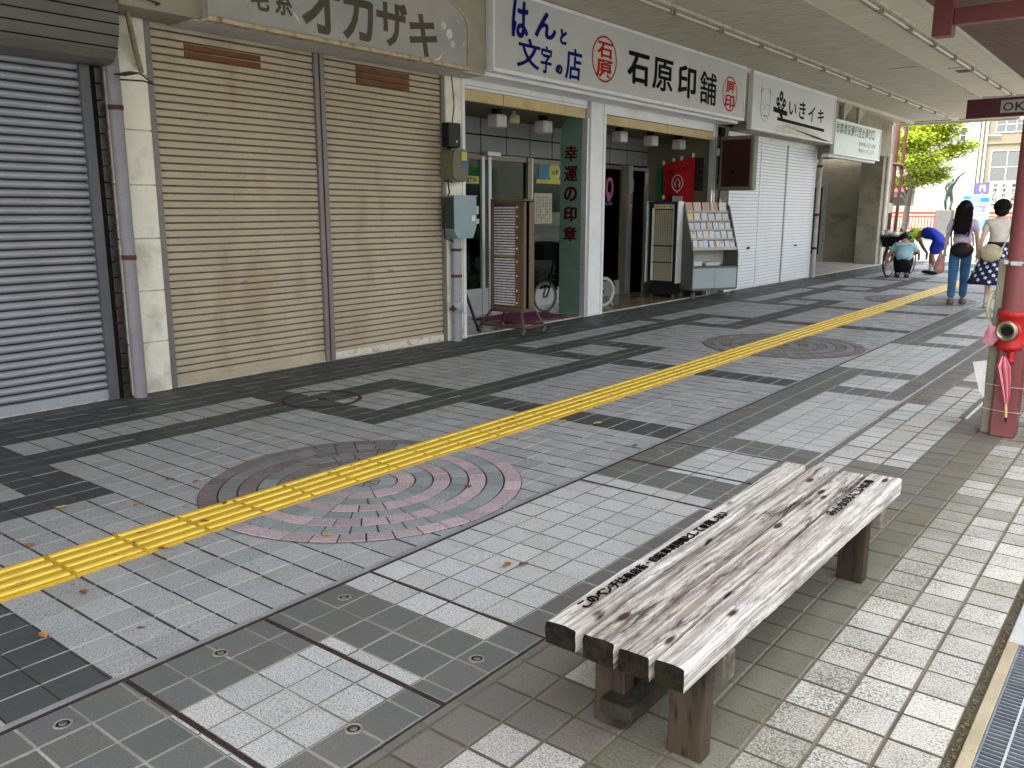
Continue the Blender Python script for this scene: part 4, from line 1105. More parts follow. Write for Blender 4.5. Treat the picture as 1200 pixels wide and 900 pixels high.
# ------------------------------------------------------------------ racks in front of the stamp shop
CAST = mat('caster_grey', (.10, .10, .10), .5, .3)
def caster(mb, x, y, r=.035, a=0):
    c_, s_ = math.cos(a), math.sin(a)
    mb.cyl((x - .012 * c_, y - .012 * s_, r), (x + .012 * c_, y + .012 * s_, r), r, n=14)
    mb.box(x - .02, x + .02, y - .02, y + .02, r * 1.5, r * 2 + .02)
t = thing('display_rack', 'tall brown wooden display rack with rows of little name stamps on a wheeled base', 'rack', (-6.13, 7.8, 0))
WOODB = mat('rack_brown', (.13, .085, .045), .5, 0, .15, 6, .03, 50)
MARO = mat('base_maroon', (.12, .055, .045), .5, .1, .15, 8)
f = MB(); f.bbox(-6.35, -5.86, 7.74, 7.80, .30, 1.52, .004) ; f.bbox(-6.35, -6.32, 7.70, 7.90, .30, 1.52, .004); f.bbox(-5.89, -5.86, 7.70, 7.90, .30, 1.52, .004); f.bbox(-6.35, -5.86, 7.70, 7.90, 1.50, 1.54, .004); f.bbox(-6.35, -5.86, 7.70, 7.90, .28, .315, .004)
f.box(-6.0, -5.89, 7.725, 7.74, .32, 1.5)
f.build('cabinet', WOODB, t)
f = MB(); n_ = 37
for i in range(n_):
    z = .335 + i * (1.13 / n_)
    if i == 18: continue
    f.box(-6.31, -6.005, 7.715, 7.74, z, z + .017)
f.build('stamp_row', mat('stamp_pink_white', (.62, .58, .60), .5, 0, .25, 30, .15, 160), t)
f = MB(); f.box(-6.315, -6.0, 7.728, 7.7395, .32, 1.48); f.build('dark_backing', mat('rack_back', (.06, .045, .05), .6), t)
f = MB(); f.box(-6.31, -6.005, 7.71, 7.74, .335 + 18 * 1.13 / n_, .335 + 19 * 1.13 / n_); f.build('green_divider', mat('olive_divider', (.17, .19, .06), .5), t)
f = MB()
for z in (.36, .5, .67, .83, .98, 1.10, 1.22, 1.34, 1.44): f.box(-5.985, -5.965, 7.715, 7.7245, z, z + .016)
f.build('price_tag', mat('white_patch2', (.7, .7, .7)), t)
f = MB()
top = [(-6.32, 7.68), (-5.88, 7.68), (-5.88, 7.94), (-6.32, 7.94)]; bot = [(-6.44, 7.62), (-5.80, 7.62), (-5.80, 8.02), (-6.44, 8.02)]
for (a, b_), (c_, d_) in zip(top, bot): f.tube([(a, b_, .27), (c_, d_, .09)], .016, 6)
for ring, z in ((top, .27), (bot, .10)):
    for i in range(4): f.tube([(*ring[i], z), (*ring[(i + 1) % 4], z)], .018, 6)
f.build('base_frame', MARO, t)
f = MB()
for x, y in bot: caster(f, x, y, .032, .6)
f.build_each('caster', CAST, t)

t = thing('grid_rack', 'dark rack with gold wire grids and white edges beside the grey card trolley', 'rack', (-6.78, 12.7, 0))
f = MB(); f.box(-7.05, -6.52, 12.72, 12.80, .25, 1.55); f.box(-7.0, -6.52, 12.66, 12.9, .05, .26); f.box(-7.02, -6.98, 12.65, 12.72, .25, 1.55); f.box(-6.57, -6.53, 12.65, 12.72, .25, 1.55); f.build('cabinet', BLACKP, t)
f = MB(); f.box(-7.075, -7.055, 12.64, 12.82, .24, 1.56); f.box(-6.51, -6.49, 12.64, 12.82, .24, 1.56); f.box(-6.975, -6.962, 12.66, 12.71, .27, 1.45); f.box(-6.588, -6.575, 12.66, 12.71, .27, 1.45); f.build('white_edge', ALU_WHITE, t)
f = MB()
x = -6.955
while x < -6.59: f.box(x, x + .012, 12.690, 12.700, .27, 1.42); x += .033
z = .28
while z < 1.42: f.box(-6.96, -6.59, 12.689, 12.699, z, z + .012); z += .033
f.build('wire_grid', mat('gold_grid', (.58, .52, .38), .4, .2), t)
f = MB()
for z in (.56, .83): f.box(-6.96, -6.59, 12.68, 12.70, z, z + .02)
f.build('shelf_bar', DARK, t)
f = MB(); f.box(-6.96, -6.59, 12.685, 12.70, 1.44, 1.51); f.build('name_plate', mat('cream_plate', (.75, .62, .32), .5), t)
f = MB(); putline(f, 'スーパー印', (-6.93, 12.682, 1.455), (.30, 0, 0), (0, 0, .04), w=.02); f.build('lettering', BLK, t)
f = MB()
for x in (-6.97, -6.56): caster(f, x, 12.69, .035)
f.build_each('caster', CAST, t)
f = MB(); f.box(-7.06, -6.50, 12.66, 12.86, 1.515, 1.555); f.build('blue_top', mat('navy_top', (.02, .03, .12), .5), t)

# grey card trolley, turned towards the street
ang = math.atan2(13.45 - 12.66, -5.78 + 6.21)     # front direction
O = Vector((-6.21, 12.66, 0)); U = Vector((math.cos(ang), math.sin(ang), 0)); Wd = Vector((-math.sin(ang), math.cos(ang), 0))
M = Matrix((( U.x, Wd.x, 0, O.x), (U.y, Wd.y, 0, O.y), (0, 0, 1, 0), (0, 0, 0, 1)))   # local x along the front, y into the rack
WID = .90
t = thing('card_trolley', 'grey wheeled display trolley with five tiers of greeting cards beside the white shutters', 'trolley', (-6.0, 13.1, 0))
GRT = mat('trolley_olive_grey', (.125, .125, .105), .5, 0, .08, 4); BLG = mat('trolley_door_grey', (.36, .42, .44), .45, 0, .04, 4)
side = [(0, .15), (.0, .72), (.30, 1.50), (.42, 1.50), (.42, .15)]
for sx in (0, WID - .02):
    f = MB(); vs = [tuple(M @ Vector((sx, y, z))) for y, z in side] + [tuple(M @ Vector((sx + .02, y, z))) for y, z in side]
    n = 5; f.add(vs, [(i, (i + 1) % n, n + (i + 1) % n, n + i) for i in range(n)] + [tuple(range(n - 1, -1, -1)), tuple(range(n, 2 * n))])
    f.build('side_panel', GRT, t)
f = MB(); f.box(.02, WID - .02, .40, .42, .15, 1.49, M=M); f.box(.02, WID - .02, .0, .40, .13, .16, M=M); f.box(-.005, WID + .005, -.01, .40, .495, .52, M=M); f.build('cabinet', GRT, t)
f = MB(); f.box(.02, .447, .005, .02, .165, .49, M=M); f.box(.453, WID - .02, .005, .02, .165, .49, M=M); f.build('cupboard_door', BLG, t)
f = MB(); f.box(.02, WID - .02, .03, .40, .78, .80, M=M); f.box(.02, WID - .02, .38, .398, .52, .78, M=M); f.build('pale_shelf', mat('pale_shelf', (.50, .50, .47), .5), t)
tiers = [(.80 + i * .145, .04 + i * .065) for i in range(5)]
f = MB()
for z, y in tiers: f.box(.02, WID - .02, y, y + .006, z, z + .03, M=M)
f.build('shelf_lip', mat('pale_shelf', (.50, .50, .47), .5), t)
cardc = [mat('card_%d' % i, c, .5, 0, .12, 40, .1, 90) for i, c in enumerate([(.72, .72, .76), (.66, .68, .80), (.74, .70, .66), (.70, .52, .50), (.74, .66, .30), (.55, .38, .30), (.50, .03, .03)])]
for ti, (z, y) in enumerate(tiers):
    n = (8, 7, 7, 6, 5)[ti]
    for k in range(n):
        w_ = (WID - .06) / n; a = .03 + k * w_ + random.uniform(0, .012)
        if ti == 4: mi = random.choice((3, 5, 5, 2))
        else: mi = random.choices((0, 1, 2, 3, 4), (5, 5, 3, 1, 1 if ti == 3 else 0))[0]
        f = MB(); h = random.uniform(.128, .140) if ti < 4 else .165
        vs = [(a, y + .010, z + .005), (a + w_ * .86, y + .010, z + .005), (a + w_ * .86, y + .045, z + h), (a, y + .045, z + h)]
        vs = [tuple(M @ Vector(v)) for v in vs]; vb = [tuple(Vector(v) + Wd * .004) for v in vs]
        f.add(vs + vb, [(0, 1, 2, 3), (7, 6, 5, 4), (0, 4, 5, 1), (1, 5, 6, 2), (2, 6, 7, 3), (3, 7, 4, 0)])
        if random.random() < .4:
            p = [(a + w_ * .1, y + .0085, z + .006), (a + w_ * .3, y + .0085, z + .006), (a + w_ * .3, y + .0435, z + h - .005), (a + w_ * .1, y + .0435, z + h - .005)] if random.random() < .5 else [(a + w_ * .2, y + .034, z + h * .78), (a + w_ * .6, y + .034, z + h * .78), (a + w_ * .6, y + .041, z + h * .9), (a + w_ * .2, y + .041, z + h * .9)]
            f.add([tuple(M @ Vector((q[0], q[1] - .002, q[2]))) for q in p], [(0, 1, 2, 3)], 1)
        o = f.build('greeting_card', [cardc[mi], cardc[random.choice((6, 3, 1))]])
        cn = ('white', 'pale blue', 'cream', 'pink', 'yellow', 'brown', 'red')[mi]
        pos = ('leftmost', 'second from left', 'third from left', 'fourth from left', 'fifth from left', 'sixth from left', 'seventh from left', 'rightmost')
        pn = 'rightmost' if k == n - 1 else pos[k]
        tag(o, '%s greeting card, %s in the %s tier of the grey trolley' % (cn, pn, ('lowest', 'second lowest', 'middle', 'second highest', 'top')[ti]), 'card', 'greeting cards in the grey trolley')
f = MB()
for x, y in ((.05, .03), (WID - .05, .03), (.05, .38), (WID - .05, .38)):
    p = M @ Vector((x, y, 0)); caster(f, p.x, p.y, .045, ang + 1.5)
f.build_each('caster', CAST, t)
f = MB(); f.bbox(.05, .27, .12, .30, .522, .60, .004, M=M); tag(f.build('card_stack', cardc[1]), 'short lilac stack of cards on the trolley ledge', 'cards')
f = MB(); f.bbox(.32, .60, .08, .30, .522, .585, .01, M=M); tag(f.build('plastic_tray', mat('tray_clear', (.55, .56, .52), .3)), 'low clear plastic tray on the trolley ledge', 'tray')
f = MB(); 
for i in range(5): f.box(-6.95 + i * .01, -6.5, 12.9, 13.3, .25 + i * .1, .27 + i * .1)
f.box(-6.95, -6.93, 12.9, 13.3, .05, .7); f.box(-6.52, -6.50, 12.9, 13.3, .05, .7)
tag(f.build('low_shelf', BLACKP), 'low black shelf in the shadow behind the grid rack', 'shelf')

# purple door mat
f = MB(); f.bbox(-7.28, -6.52, 8.42, 9.55, .006, .016, .004); tag(f.build('door_mat', mat('purple_mat', (.16, .03, .10), .95, 0, .4, 18, .2, 200)), 'purple door mat on the brown floor behind the wooden rack', 'mat')
# tripod leg seen behind the corner
t = thing('folded_stand', 'dark folded display stand leaning inside the corner below the meters', 'stand', (-6.75, 7.6, 0))
f = MB(); f.tube([(-6.62, 7.50, .58), (-6.48, 7.62, .04)], .018, 8); f.build('leg', mat('navy_leg', (.02, .03, .06), .5), t)
f = MB(); f.bbox(-6.74, -6.66, 7.40, 7.46, .55, 1.5, .006); f.tube([(-6.7, 7.43, 0.02), (-6.7, 7.43, .6)], .015, 8); f.build('post', mat('olive_metal', (.10, .09, .06), .5), t)
f = MB(); f.ell((-6.47, 7.63, .03), .035, .035, .028); f.build('rubber_foot', BLACKP, t)

# ------------------------------------------------------------------ bicycles
def wheel(mb_t, mb_r, c, ax, r, tw=.018, tyre_n=28):
    c = Vector(c); ax = Vector(ax).normalized(); u = ax.cross(Vector((0, 0, 1))).normalized(); w_ = Vector((0, 0, 1))
    mb_t.tube([tuple(c + u * r * math.cos(a) + w_ * r * math.sin(a)) for a in [k * 2 * math.pi / tyre_n for k in range(tyre_n)]], tw, 8, closed=True)
    mb_r.tube([tuple(c + u * (r - tw * 1.3) * math.cos(a) + w_ * (r - tw * 1.3) * math.sin(a)) for a in [k * 2 * math.pi / tyre_n for k in range(tyre_n)]], tw * .5, 6, closed=True)
    mb_r.cyl(c - ax * .03, c + ax * .03, .018, n=10)
    for k in range(14):
        a = k * 2 * math.pi / 14; mb_r.tube([tuple(c + ax * (.02 if k % 2 else -.02)), tuple(c + (u * math.cos(a) + w_ * math.sin(a)) * (r - tw))], .0018, 4)
def bicycle(name_label, front, rear, r, tyre_m, frame_m, basket_m, seat_h, bar_h, basket_dark=True, tyre2=None, bz=None):
    F = Vector((front[0], front[1], r + .015)); Rr = Vector((rear[0], rear[1], r + .015))
    d = (F - Rr).normalized(); ax = Vector((-d.y, d.x, 0)); base = (F + Rr) / 2
    t = thing('bicycle', name_label, 'bicycle', (base.x, base.y, 0))
    for c, nm in ((F, 'front_wheel'), (Rr, 'rear_wheel')):
        a, b_ = MB(), MB(); wheel(a, b_, c, ax, r)
        w_ = b_.build(nm, mat('chrome', (.5, .5, .5), .3, .8), t)
        o = a.build('tyre', tyre2 if (tyre2 and nm == 'rear_wheel') else tyre_m, None)
        off = parent_world(t)
        for v in o.data.vertices: v.co -= off
        o.parent = w_
    up = Vector((0, 0, 1)); L_ = (F - Rr).length
    BB = Rr + d * L_ * .42; BB.z = .26
    head0 = F - d * .12 + up * .32; head1 = F - d * .20; head1.z = bar_h - .12
    st = BB - d * .14; st.z = seat_h
    f = MB()
    f.tube([Rr, BB, head0 * .6 + BB * .4 + up * -.02, head0], .018, 8); f.tube([BB, st], .016, 8)
    f.tube([Rr, st - up * .22], .010, 6); f.tube([head0, head1], .016, 8)
    for s_ in (-.04, .04): f.tube([F + ax * s_, F + ax * s_ + (head0 - F) * .9, head0], .011, 6)
    f.tube([BB + (st - BB) * .45, head0], .014, 8)
    f.build('frame', frame_m, t)
    f = MB(); H = head1 + up * .08
    f.tube([head1, H], .012, 6); f.tube([H - ax * .28 - d * .18, H - ax * .26 - d * .05, H - ax * .1, H, H + ax * .1, H + ax * .26 - d * .05, H + ax * .28 - d * .18], .011, 8)
    f.build('handlebar', mat('chrome', (.5, .5, .5), .3, .8), t)
    f = MB()
    for s_ in (-1, 1): f.tube([H + ax * .28 * s_ - d * .10, H + ax * .285 * s_ - d * .21], .017, 8)
    f.tube([H + ax * .2 - d * .05, H + ax * .2 + d * .02 - up * .02, H + ax * .26 - d * .12 - up * .03], .006, 5); f.ell(tuple(H + ax * .12 + up * .03), .03, .03, .025)
    f.build('grip', mat('grip_brown', (.06, .03, .02), .6), t)
    f = MB(); MM = Matrix(((d.x, ax.x, 0), (d.y, ax.y, 0), (0, 0, 1)))
    f.ell(tuple(st + up * .03), .13, .085, .04, M=MM); f.ell(tuple(st + up * .03 - d * .07), .08, .11, .045, M=MM); f.build('saddle', BLACKP, t)
    # basket
    C_ = F + d * .02; C_.z = bz if bz else bar_h - .22; f = MB()
    def bp(a, b_, z): return tuple(C_ + d * a + ax * b_ + up * z)
    loops = [(0.0, .12, .13), (.08, .13, .145), (.16, .14, .16), (.24, .15, .175)]
    for z, a, b_ in loops: f.tube([bp(-a, -b_, z), bp(a, -b_, z), bp(a, b_, z), bp(-a, b_, z)], .006, 5, closed=True)
    for k in range(7):
        s_ = -1 + 2 * k / 6
        f.tube([bp(.12, .13 * s_, 0), bp(.15, .175 * s_, .24)], .004, 4); f.tube([bp(-.12, .13 * s_, 0), bp(-.15, .175 * s_, .24)], .004, 4)
        f.tube([bp(.12 * s_, .13, 0), bp(.15 * s_, .175, .24)], .004, 4); f.tube([bp(.12 * s_, -.13, 0), bp(.15 * s_, -.175, .24)], .004, 4)
        f.tube([bp(-.12, .13 * s_, 0), bp(.12, .13 * s_, 0)], .004, 4)
    if basket_dark:
        f.add([bp(-.115, -.125, .01), bp(.115, -.125, .01), bp(.115, .125, .01), bp(-.115, .125, .01), bp(-.14, -.165, .22), bp(.14, -.165, .22), bp(.14, .165, .22), bp(-.14, .165, .22)],
              [(0, 3, 2, 1), (0, 1, 5, 4), (1, 2, 6, 5), (2, 3, 7, 6), (3, 0, 4, 7)])
    f.build('basket', basket_m, t)
    f = MB()
    for c in (F, Rr):
        n = 12; ps = []
        for k in range(n + 1):
            a = R(20) + R(140) * k / n; ps.append(c + d * math.cos(a) * (r + .035) + up * math.sin(a) * (r + .035))
        vs = [tuple(p - ax * .022) for p in ps] + [tuple(p + ax * .022) for p in ps]
        f.add(vs, [(i, i + 1, n + 2 + i, n + 1 + i) for i in range(n)], 0, True)
    f.build_each('mudguard', frame_m, t)
    f = MB(); f.cyl(BB - ax * .02, BB - ax * .012, .08, n=18); f.tube([BB - ax * .05, BB - ax * .05 + d * .1 - up * .13], .008, 6); f.tube([BB + ax * .05, BB + ax * .05 - d * .1 + up * .13], .008, 6)
    for s_, q in ((-1, 1), (1, -1)):
        p = BB + ax * .09 * s_ + d * .1 * q - up * .13 * q; f.box(p.x - .04, p.x + .04, p.y - .03, p.y + .03, p.z - .012, p.z + .012)
    f.build('crank', mat('dark_metal', (.08, .08, .08), .4, .6), t)
    f = MB(); f.tube([Rr + ax * .06, Rr + ax * .08 - d * .12 - up * (r)], .008, 6); f.tube([Rr - ax * .06, Rr - ax * .08 - d * .12 - up * (r)], .008, 6); f.build('kickstand', mat('chrome', (.5, .5, .5), .3, .8), t)
    return t
BLACKB = mat('matt_black', (.012, .012, .013), .9, spec=.15); BLKT = mat('tyre_black', (.02, .02, .02), .8); CRT = mat('tyre_cream', (.58, .54, .44), .7)
bicycle('black shopping bicycle with a dark front basket parked behind the green pillar', (-7.02, 9.72), (-6.76, 10.86), .205, mat('tyre_grey', (.12, .12, .12), .8), BLACKB, BLACKB, .66, 1.0, True, CRT, .74)
bicycle('shopping bicycle with a full black basket in front of the crouching people', (-5.02, 19.72), (-4.86, 20.85), .30, BLKT, mat('bike_maroon', (.10, .02, .02), .4), BLACKB, .80, 1.02, True, None, .65)
f = MB(); f.ell((-5.10, 19.74, .90), .08, .08, .11); f.ell((-4.95, 19.66, .90), .10, .10, .07); tag(f.build('plastic_bag', mat('pale_bag', (.52, .53, .50), .5)), 'pale bag in the basket of the bicycle at the far end', 'bag')

# ------------------------------------------------------------------ bench
def wood_mat(name, base, dark, pale, amt):
    m = bpy.data.materials.new(name); m.use_nodes = True
    global nt, N, L, tc
    nt = m.node_tree; N = nt.nodes; L = nt.links; b = N['Principled BSDF']; b.inputs['Roughness'].default_value = .88
    b.inputs['Specular IOR Level'].default_value = .2
    tc0 = N.new('ShaderNodeTexCoord'); geo = N.new('ShaderNodeObjectInfo')
    rnd = N.new('ShaderNodeVectorMath'); rnd.operation = 'ADD'
    cx = N.new('ShaderNodeCombineXYZ'); mm = N.new('ShaderNodeMath'); mm.operation = 'MULTIPLY'; mm.inputs[1].default_value = 37
    L.new(geo.outputs['Random'], mm.inputs[0]); L.new(mm.outputs[0], cx.inputs[0]); L.new(mm.outputs[0], cx.inputs[1])
    L.new(tc0.outputs['Object'], rnd.inputs[0]); L.new(cx.outputs[0], rnd.inputs[1])
    # warp so that grain flows round knots
    wz = N.new('ShaderNodeTexNoise'); wz.inputs['Scale'].default_value = 5; wz.inputs['Detail'].default_value = 2
    L.new(rnd.outputs[0], wz.inputs['Vector'])
    sc = N.new('ShaderNodeVectorMath'); sc.operation = 'SCALE'; sc.inputs[3].default_value = .010; L.new(wz.outputs['Color'], sc.inputs[0])
    ad = N.new('ShaderNodeVectorMath'); ad.operation = 'ADD'; L.new(rnd.outputs[0], ad.inputs[0]); L.new(sc.outputs[0], ad.inputs[1])
    def grain(sx, sy, sz, scale, det=6, rough=.6):
        mp = N.new('ShaderNodeMapping'); mp.inputs['Scale'].default_value = (sx, sy, sz); L.new(ad.outputs[0], mp.inputs[0])
        n = N.new('ShaderNodeTexNoise'); n.inputs['Scale'].default_value = scale; n.inputs['Detail'].default_value = det; n.inputs['Roughness'].default_value = rough
        L.new(mp.outputs[0], n.inputs['Vector']); return n.outputs[0]
    g1 = grain(1, .022, 1, 85); g2 = grain(1, .008, 1, 170, 5, .75); g3 = grain(1, .13, 1, 22, 7, .75); g4 = grain(1, .6, 1, 5, 4)
    c1 = mixc(base, pale, mr(g1, .42, .56))
    c2 = mixc(c1, dark, mr(g2, .55, .62, 0, .85))
    c3 = mixc(c2, dark, mr(g3, .515, .64, 0, amt))
    c3 = mixc(c3, (.30, .23, .14), mr(g4, .52, .75, 0, .30))
    mp = N.new('ShaderNodeMapping'); mp.inputs['Scale'].default_value = (13, 4.6, 13); L.new(rnd.outputs[0], mp.inputs[0])
    vo = N.new('ShaderNodeTexVoronoi'); vo.inputs['Scale'].default_value = 1.0; L.new(mp.outputs[0], vo.inputs['Vector'])
    kn = mr(vo.outputs['Distance'], .19, .11, 0, .97)
    c4 = mixc(c3, (.035, .018, .014), kn)
    L.new(c4, b.inputs['Base Color'])
    bp = N.new('ShaderNodeBump'); bp.inputs['Strength'].default_value = .85; bp.inputs['Distance'].default_value = .004
    hs = mth('ADD', mth('MULTIPLY', g1, .6), mth('ADD', mth('MULTIPLY', g2, .5), mth('MULTIPLY', g3, .8)))
    L.new(mth('SUBTRACT', hs, mth('MULTIPLY', kn, .4)), bp.inputs['Height']); L.new(bp.outputs[0], b.inputs['Normal'])
    return m
W1 = wood_mat('weathered_pale_wood', (.32, .285, .25), (.062, .048, .038), (.58, .55, .505), .62)
W2 = wood_mat('weathered_stained_wood', (.25, .215, .185), (.032, .022, .017), (.51, .475, .43), .97)
WEND = mat('end_grain', (.015, .012, .009), .95, 0, .6, 14, .2, 90, .6, 60, (.018, .022, .007), .6, 8, spec=.05)
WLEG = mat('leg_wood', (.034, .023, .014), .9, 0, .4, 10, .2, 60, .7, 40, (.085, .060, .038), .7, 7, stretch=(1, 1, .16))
WBEAM = mat('beam_wood', (.11, .09, .07), .9, 0, .4, 10, .2, 60, .7, 40, (.34, .30, .26), .7, 6, stretch=(.12, 1, 1))
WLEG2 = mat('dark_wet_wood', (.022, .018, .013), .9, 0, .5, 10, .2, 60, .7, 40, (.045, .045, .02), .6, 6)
rb = random.Random(3)
def plank(name, xn0, xn1, xf0, xf1, y0, y1, z0, z1, m, parent):
    S = 70; f = MB(); ring = []
    K = 6; seq = []
    for k in range(K): seq.append(((0, .05, .35, .65, .95, 1)[k], 1.0))            # top, left to right
    seq += [(1, .72), (1, .35), (1, 0)]
    for k in range(K - 2, -1, -1): seq.append(((0, .05, .35, .65, .95, 1)[k], 0))
    seq += [(0, .35), (0, .72)]
    n = len(seq); ph = rb.random() * 10
    vs = []
    for s in range(S + 1):
        v = s / S; y = y0 + (y1 - y0) * v
        a = xn0 + (xf0 - xn0) * v; b_ = xn1 + (xf1 - xn1) * v
        for q, (u, w_) in enumerate(seq):
            x = a + (b_ - a) * u; z = z0 + (z1 - z0) * w_
            if w_ == 1.0:
                z += .0012 * math.sin(ph + y * 9 + u * 6) + rb.gauss(0, .0006)
                if u in (0, 1): z -= .003 + .002 * abs(math.sin(ph + y * 23))
            x += rb.gauss(0, .0006) + .0012 * math.sin(ph + y * 7 + q)
            
            yy = y
            if s in (0, S): yy += rb.gauss(0, .001) + (.003 if s == 0 else -.003) * (w_ in (0, 1.0))
            vs.append((x, yy, z))
    f.add(vs, [(s * n + i, s * n + (i + 1) % n, (s + 1) * n + (i + 1) % n, (s + 1) * n + i) for s in range(S) for i in range(n)], 0, False)
    f.add(vs, [tuple(range(n)), tuple(range(S * n + n - 1, S * n - 1, -1))], 1)
    return f.build(name, [m, WEND], parent)
t = thing('bench', 'low backless bench of four weathered grey planks on short dark timber legs', 'bench', (-1.0, 2.6, 0))
zt = .36
p1 = plank('seat_plank', -1.203, -1.108, -1.237, -1.150, 1.680, 3.49, zt - .062, zt, W1, t)
p2 = plank('seat_plank', -1.088, -.996, -1.124, -1.037, 1.684, 3.525, zt - .070, zt - .002, W2, t)
p3 = plank('seat_plank', -.984, -.897, -1.012, -.921, 1.686, 3.535, zt - .070, zt - .007, W2, t)
p4 = plank('seat_plank', -.884, -.806, -.905, -.782, 1.690, 3.560, zt - .068, zt - .004, W1, t)
for p, l in ((p1, 'leftmost seat plank with a line of black stencilled writing'), (p2, 'second seat plank from the left with dark stains'), (p3, 'third seat plank with a large black knot'), (p4, 'right seat plank, palest on its outer edge')): p['label'] = l
def timber(name, x0, x1, y0, y1, z0, z1, m, parent, label=None):
    f = MB(); f.bbox(x0, x1, y0, y1, z0, z1, .004)
    o = f.build(name, m, parent); 
    if label: o['label'] = label
    return o
timber('cross_beam', -1.19, -.80, 1.915, 1.985, .205, .288, WBEAM, t); timber('cross_beam', -1.20, -.79, 3.33, 3.41, .205, .288, WBEAM, t)
for x0, x1, y in ((-.925, -.825, 1.855), (-1.155, -1.06, 1.855), (-.92, -.82, 3.25), (-1.16, -1.06, 3.25)):
    timber('leg', x0, x1, y, y + .058, 0, .288, WLEG, t)
timber('stretcher', -1.105, -1.005, 1.80, 3.40, .070, .112, WLEG2, t)
# stencilled writing
f = MB(); S_ = 'このベンチは商店街・自転車利用場として使用しない'; y = 1.80; L_ = (2.73 - 1.80) / len(S_)
for i, ch in enumerate(S_):
    if ch == '・': put(f, ch, (-1.165, y + (i + .4) * L_, zt + .0035), (0, L_ * .3, 0), (-.012, 0, 0), .02); continue
    putbold(f, ch, (-1.150, y + i * L_, zt + .0032), (0, L_ * .92, 0), (-.036, 0, 0), .0016)
f.build('stencilled_writing', mat('stencil_black', (.006, .005, .006), .95, spec=.05), t)
f = MB(); S_ = 'みんなのいこい広場'; y = 2.95; L_ = .5 / len(S_)
for i, ch in enumerate(S_): putbold(f, ch, (-.855, y + i * L_, zt - .0005), (0, L_ * .9, 0), (-.036, 0, 0), .0018)
f.build('worn_writing', mat('worn_black', (.02, .015, .013), .9, 0, .4, 30, .15, 150, spec=.1), t)

# ------------------------------------------------------------------ red post with standpipe outlet
t = thing('standpipe_post', 'dull red steel arcade post with a bright red fire hose outlet', 'post', (-.77, 6.1, 0))
f = MB(); f.bbox(-.842, -.698, 6.05, 6.20, 0, .62, .008); f.build('box_column', RED_POST, t)
f = MB(); f.cyl((-.79, 6.14, .60), (-.79, 6.14, 3.72), .075, n=28); f.build('round_column', RED_POST, t)
f = MB(); f.cyl((-.79, 6.14, .80), (-.79, 6.14, .815), .092, n=28); f.build('flange', RED_POST, t)
HYR = mat('hydrant_red', (.36, .010, .010), .5, 0, .15, 8, .06, 60, .2, 50, (.2, .02, .02), .5, 20)
f = MB(); f.lathe([(.001, .80), (.090, .80), (.093, .79), (.093, .775), (.085, .77), (.085, .60), (.090, .59), (.090, .572), (.06, .56), (.055, .545), (.001, .545)], (-.785, 6.10, 0), n=24); f.cyl((-.785, 6.04, .69), (-.793, 5.99, .69), .062, n=24)
f.build('valve_body', HYR, t)
f = MB(); f.lathe([(.040, .0), (.060, .0), (.063, .010), (.063, .024), (.056, .034), (.046, .034), (.042, .014), (.034, .010), (.0001, .008)], (-.795, 5.990, .69), axis=(-.22, -.97, .0), n=28)
f.build('hose_coupling', mat('brass_coupling', (.26, .23, .16), .35, .7, .2, 20), t)
f = MB(); f.cyl((-.797, 5.984, .69), (-.801, 5.968, .69), .030, n=20); f.build('coupling_bore', DARK, t)
f = MB(); f.cyl((-.765, 6.03, .50), (-.765, 6.03, .56), .018, n=12); f.ell((-.765, 6.03, .50), .024, .024, .02); f.build('drain_cock', HYR, t)
f = MB(); f.box(-.868, -.845, 6.055, 6.085, 1.095, 1.12); f.tube([(-.79 + .0765 * math.cos(a), 6.14 + .0765 * math.sin(a), 1.105) for a in [k * math.pi / 10 for k in range(20)]], .006, 5, closed=True); f.box(-.83, -.77, 6.060, 6.066, 1.088, 1.112); f.build('tape_band', mat('silver_tape', (.42, .42, .42), .4, .3), t)
t = thing('sign_pole', 'flat olive grey steel pole standing just behind the red post', 'pole', (-.88, 6.3, 0))
f = MB(); f.bbox(-.905, -.85, 6.12, 6.30, 0, 1.12, .006); f.build('pole', mat('olive_steel', (.19, .18, .125), .6, 0, .15, 5, .04, 60), t)
f = MB(); f.tube([(-.90, 6.2, .72), (-.935, 6.18, .74), (-.945, 6.16, .82), (-.93, 6.16, .90), (-.90, 6.18, .915)], .013, 10); tag(f.build('hook_handle', mat('cream_rubber', (.50, .46, .28), .5)), 'cream coloured curved umbrella handle hooked behind the red post', 'handle')
t = thing('umbrella', 'folded pink striped umbrella hanging under the red hose outlet', 'umbrella', (-.775, 6.0, .2))
f = MB(); pts = [(-.80, 5.99, .53), (-.795, 5.985, .47), (-.775, 5.98, .38), (-.76, 5.98, .29), (-.753, 5.98, .22)]
S_ = 20; vs = []
rr = [.012, .040, .033, .020, .008]
for (x, y, z), r_ in zip(pts, rr):
    for k in range(S_):
        a = 2 * math.pi * k / S_; q = r_ * (1 if k % 2 else .72); vs.append((x + q * math.cos(a), y + q * math.sin(a) * .8, z))
f.add(vs, [(i * S_ + k, i * S_ + (k + 1) % S_, (i + 1) * S_ + (k + 1) % S_, (i + 1) * S_ + k) for i in range(4) for k in range(S_)], 0)
for i_, mi_ in enumerate(f.mi): f.mi[i_] = (i_ // 2) % 2
f.build('canopy', [mat('umb_pink', (.55, .24, .27), .5), mat('umb_red', (.36, .03, .06), .5)], t)
f = MB(); f.tube([(-.755, 5.98, .235), (-.747, 5.978, .15)], .008, 8); f.build('tip_sleeve', mat('pale_wood_tip', (.5, .35, .16), .5), t)
f = MB(); f.tube([(-.747, 5.978, .15), (-.745, 5.978, .115)], .008, 8, rr=[.009, .003]); f.build('tip', BLACKP, t)
f = MB()
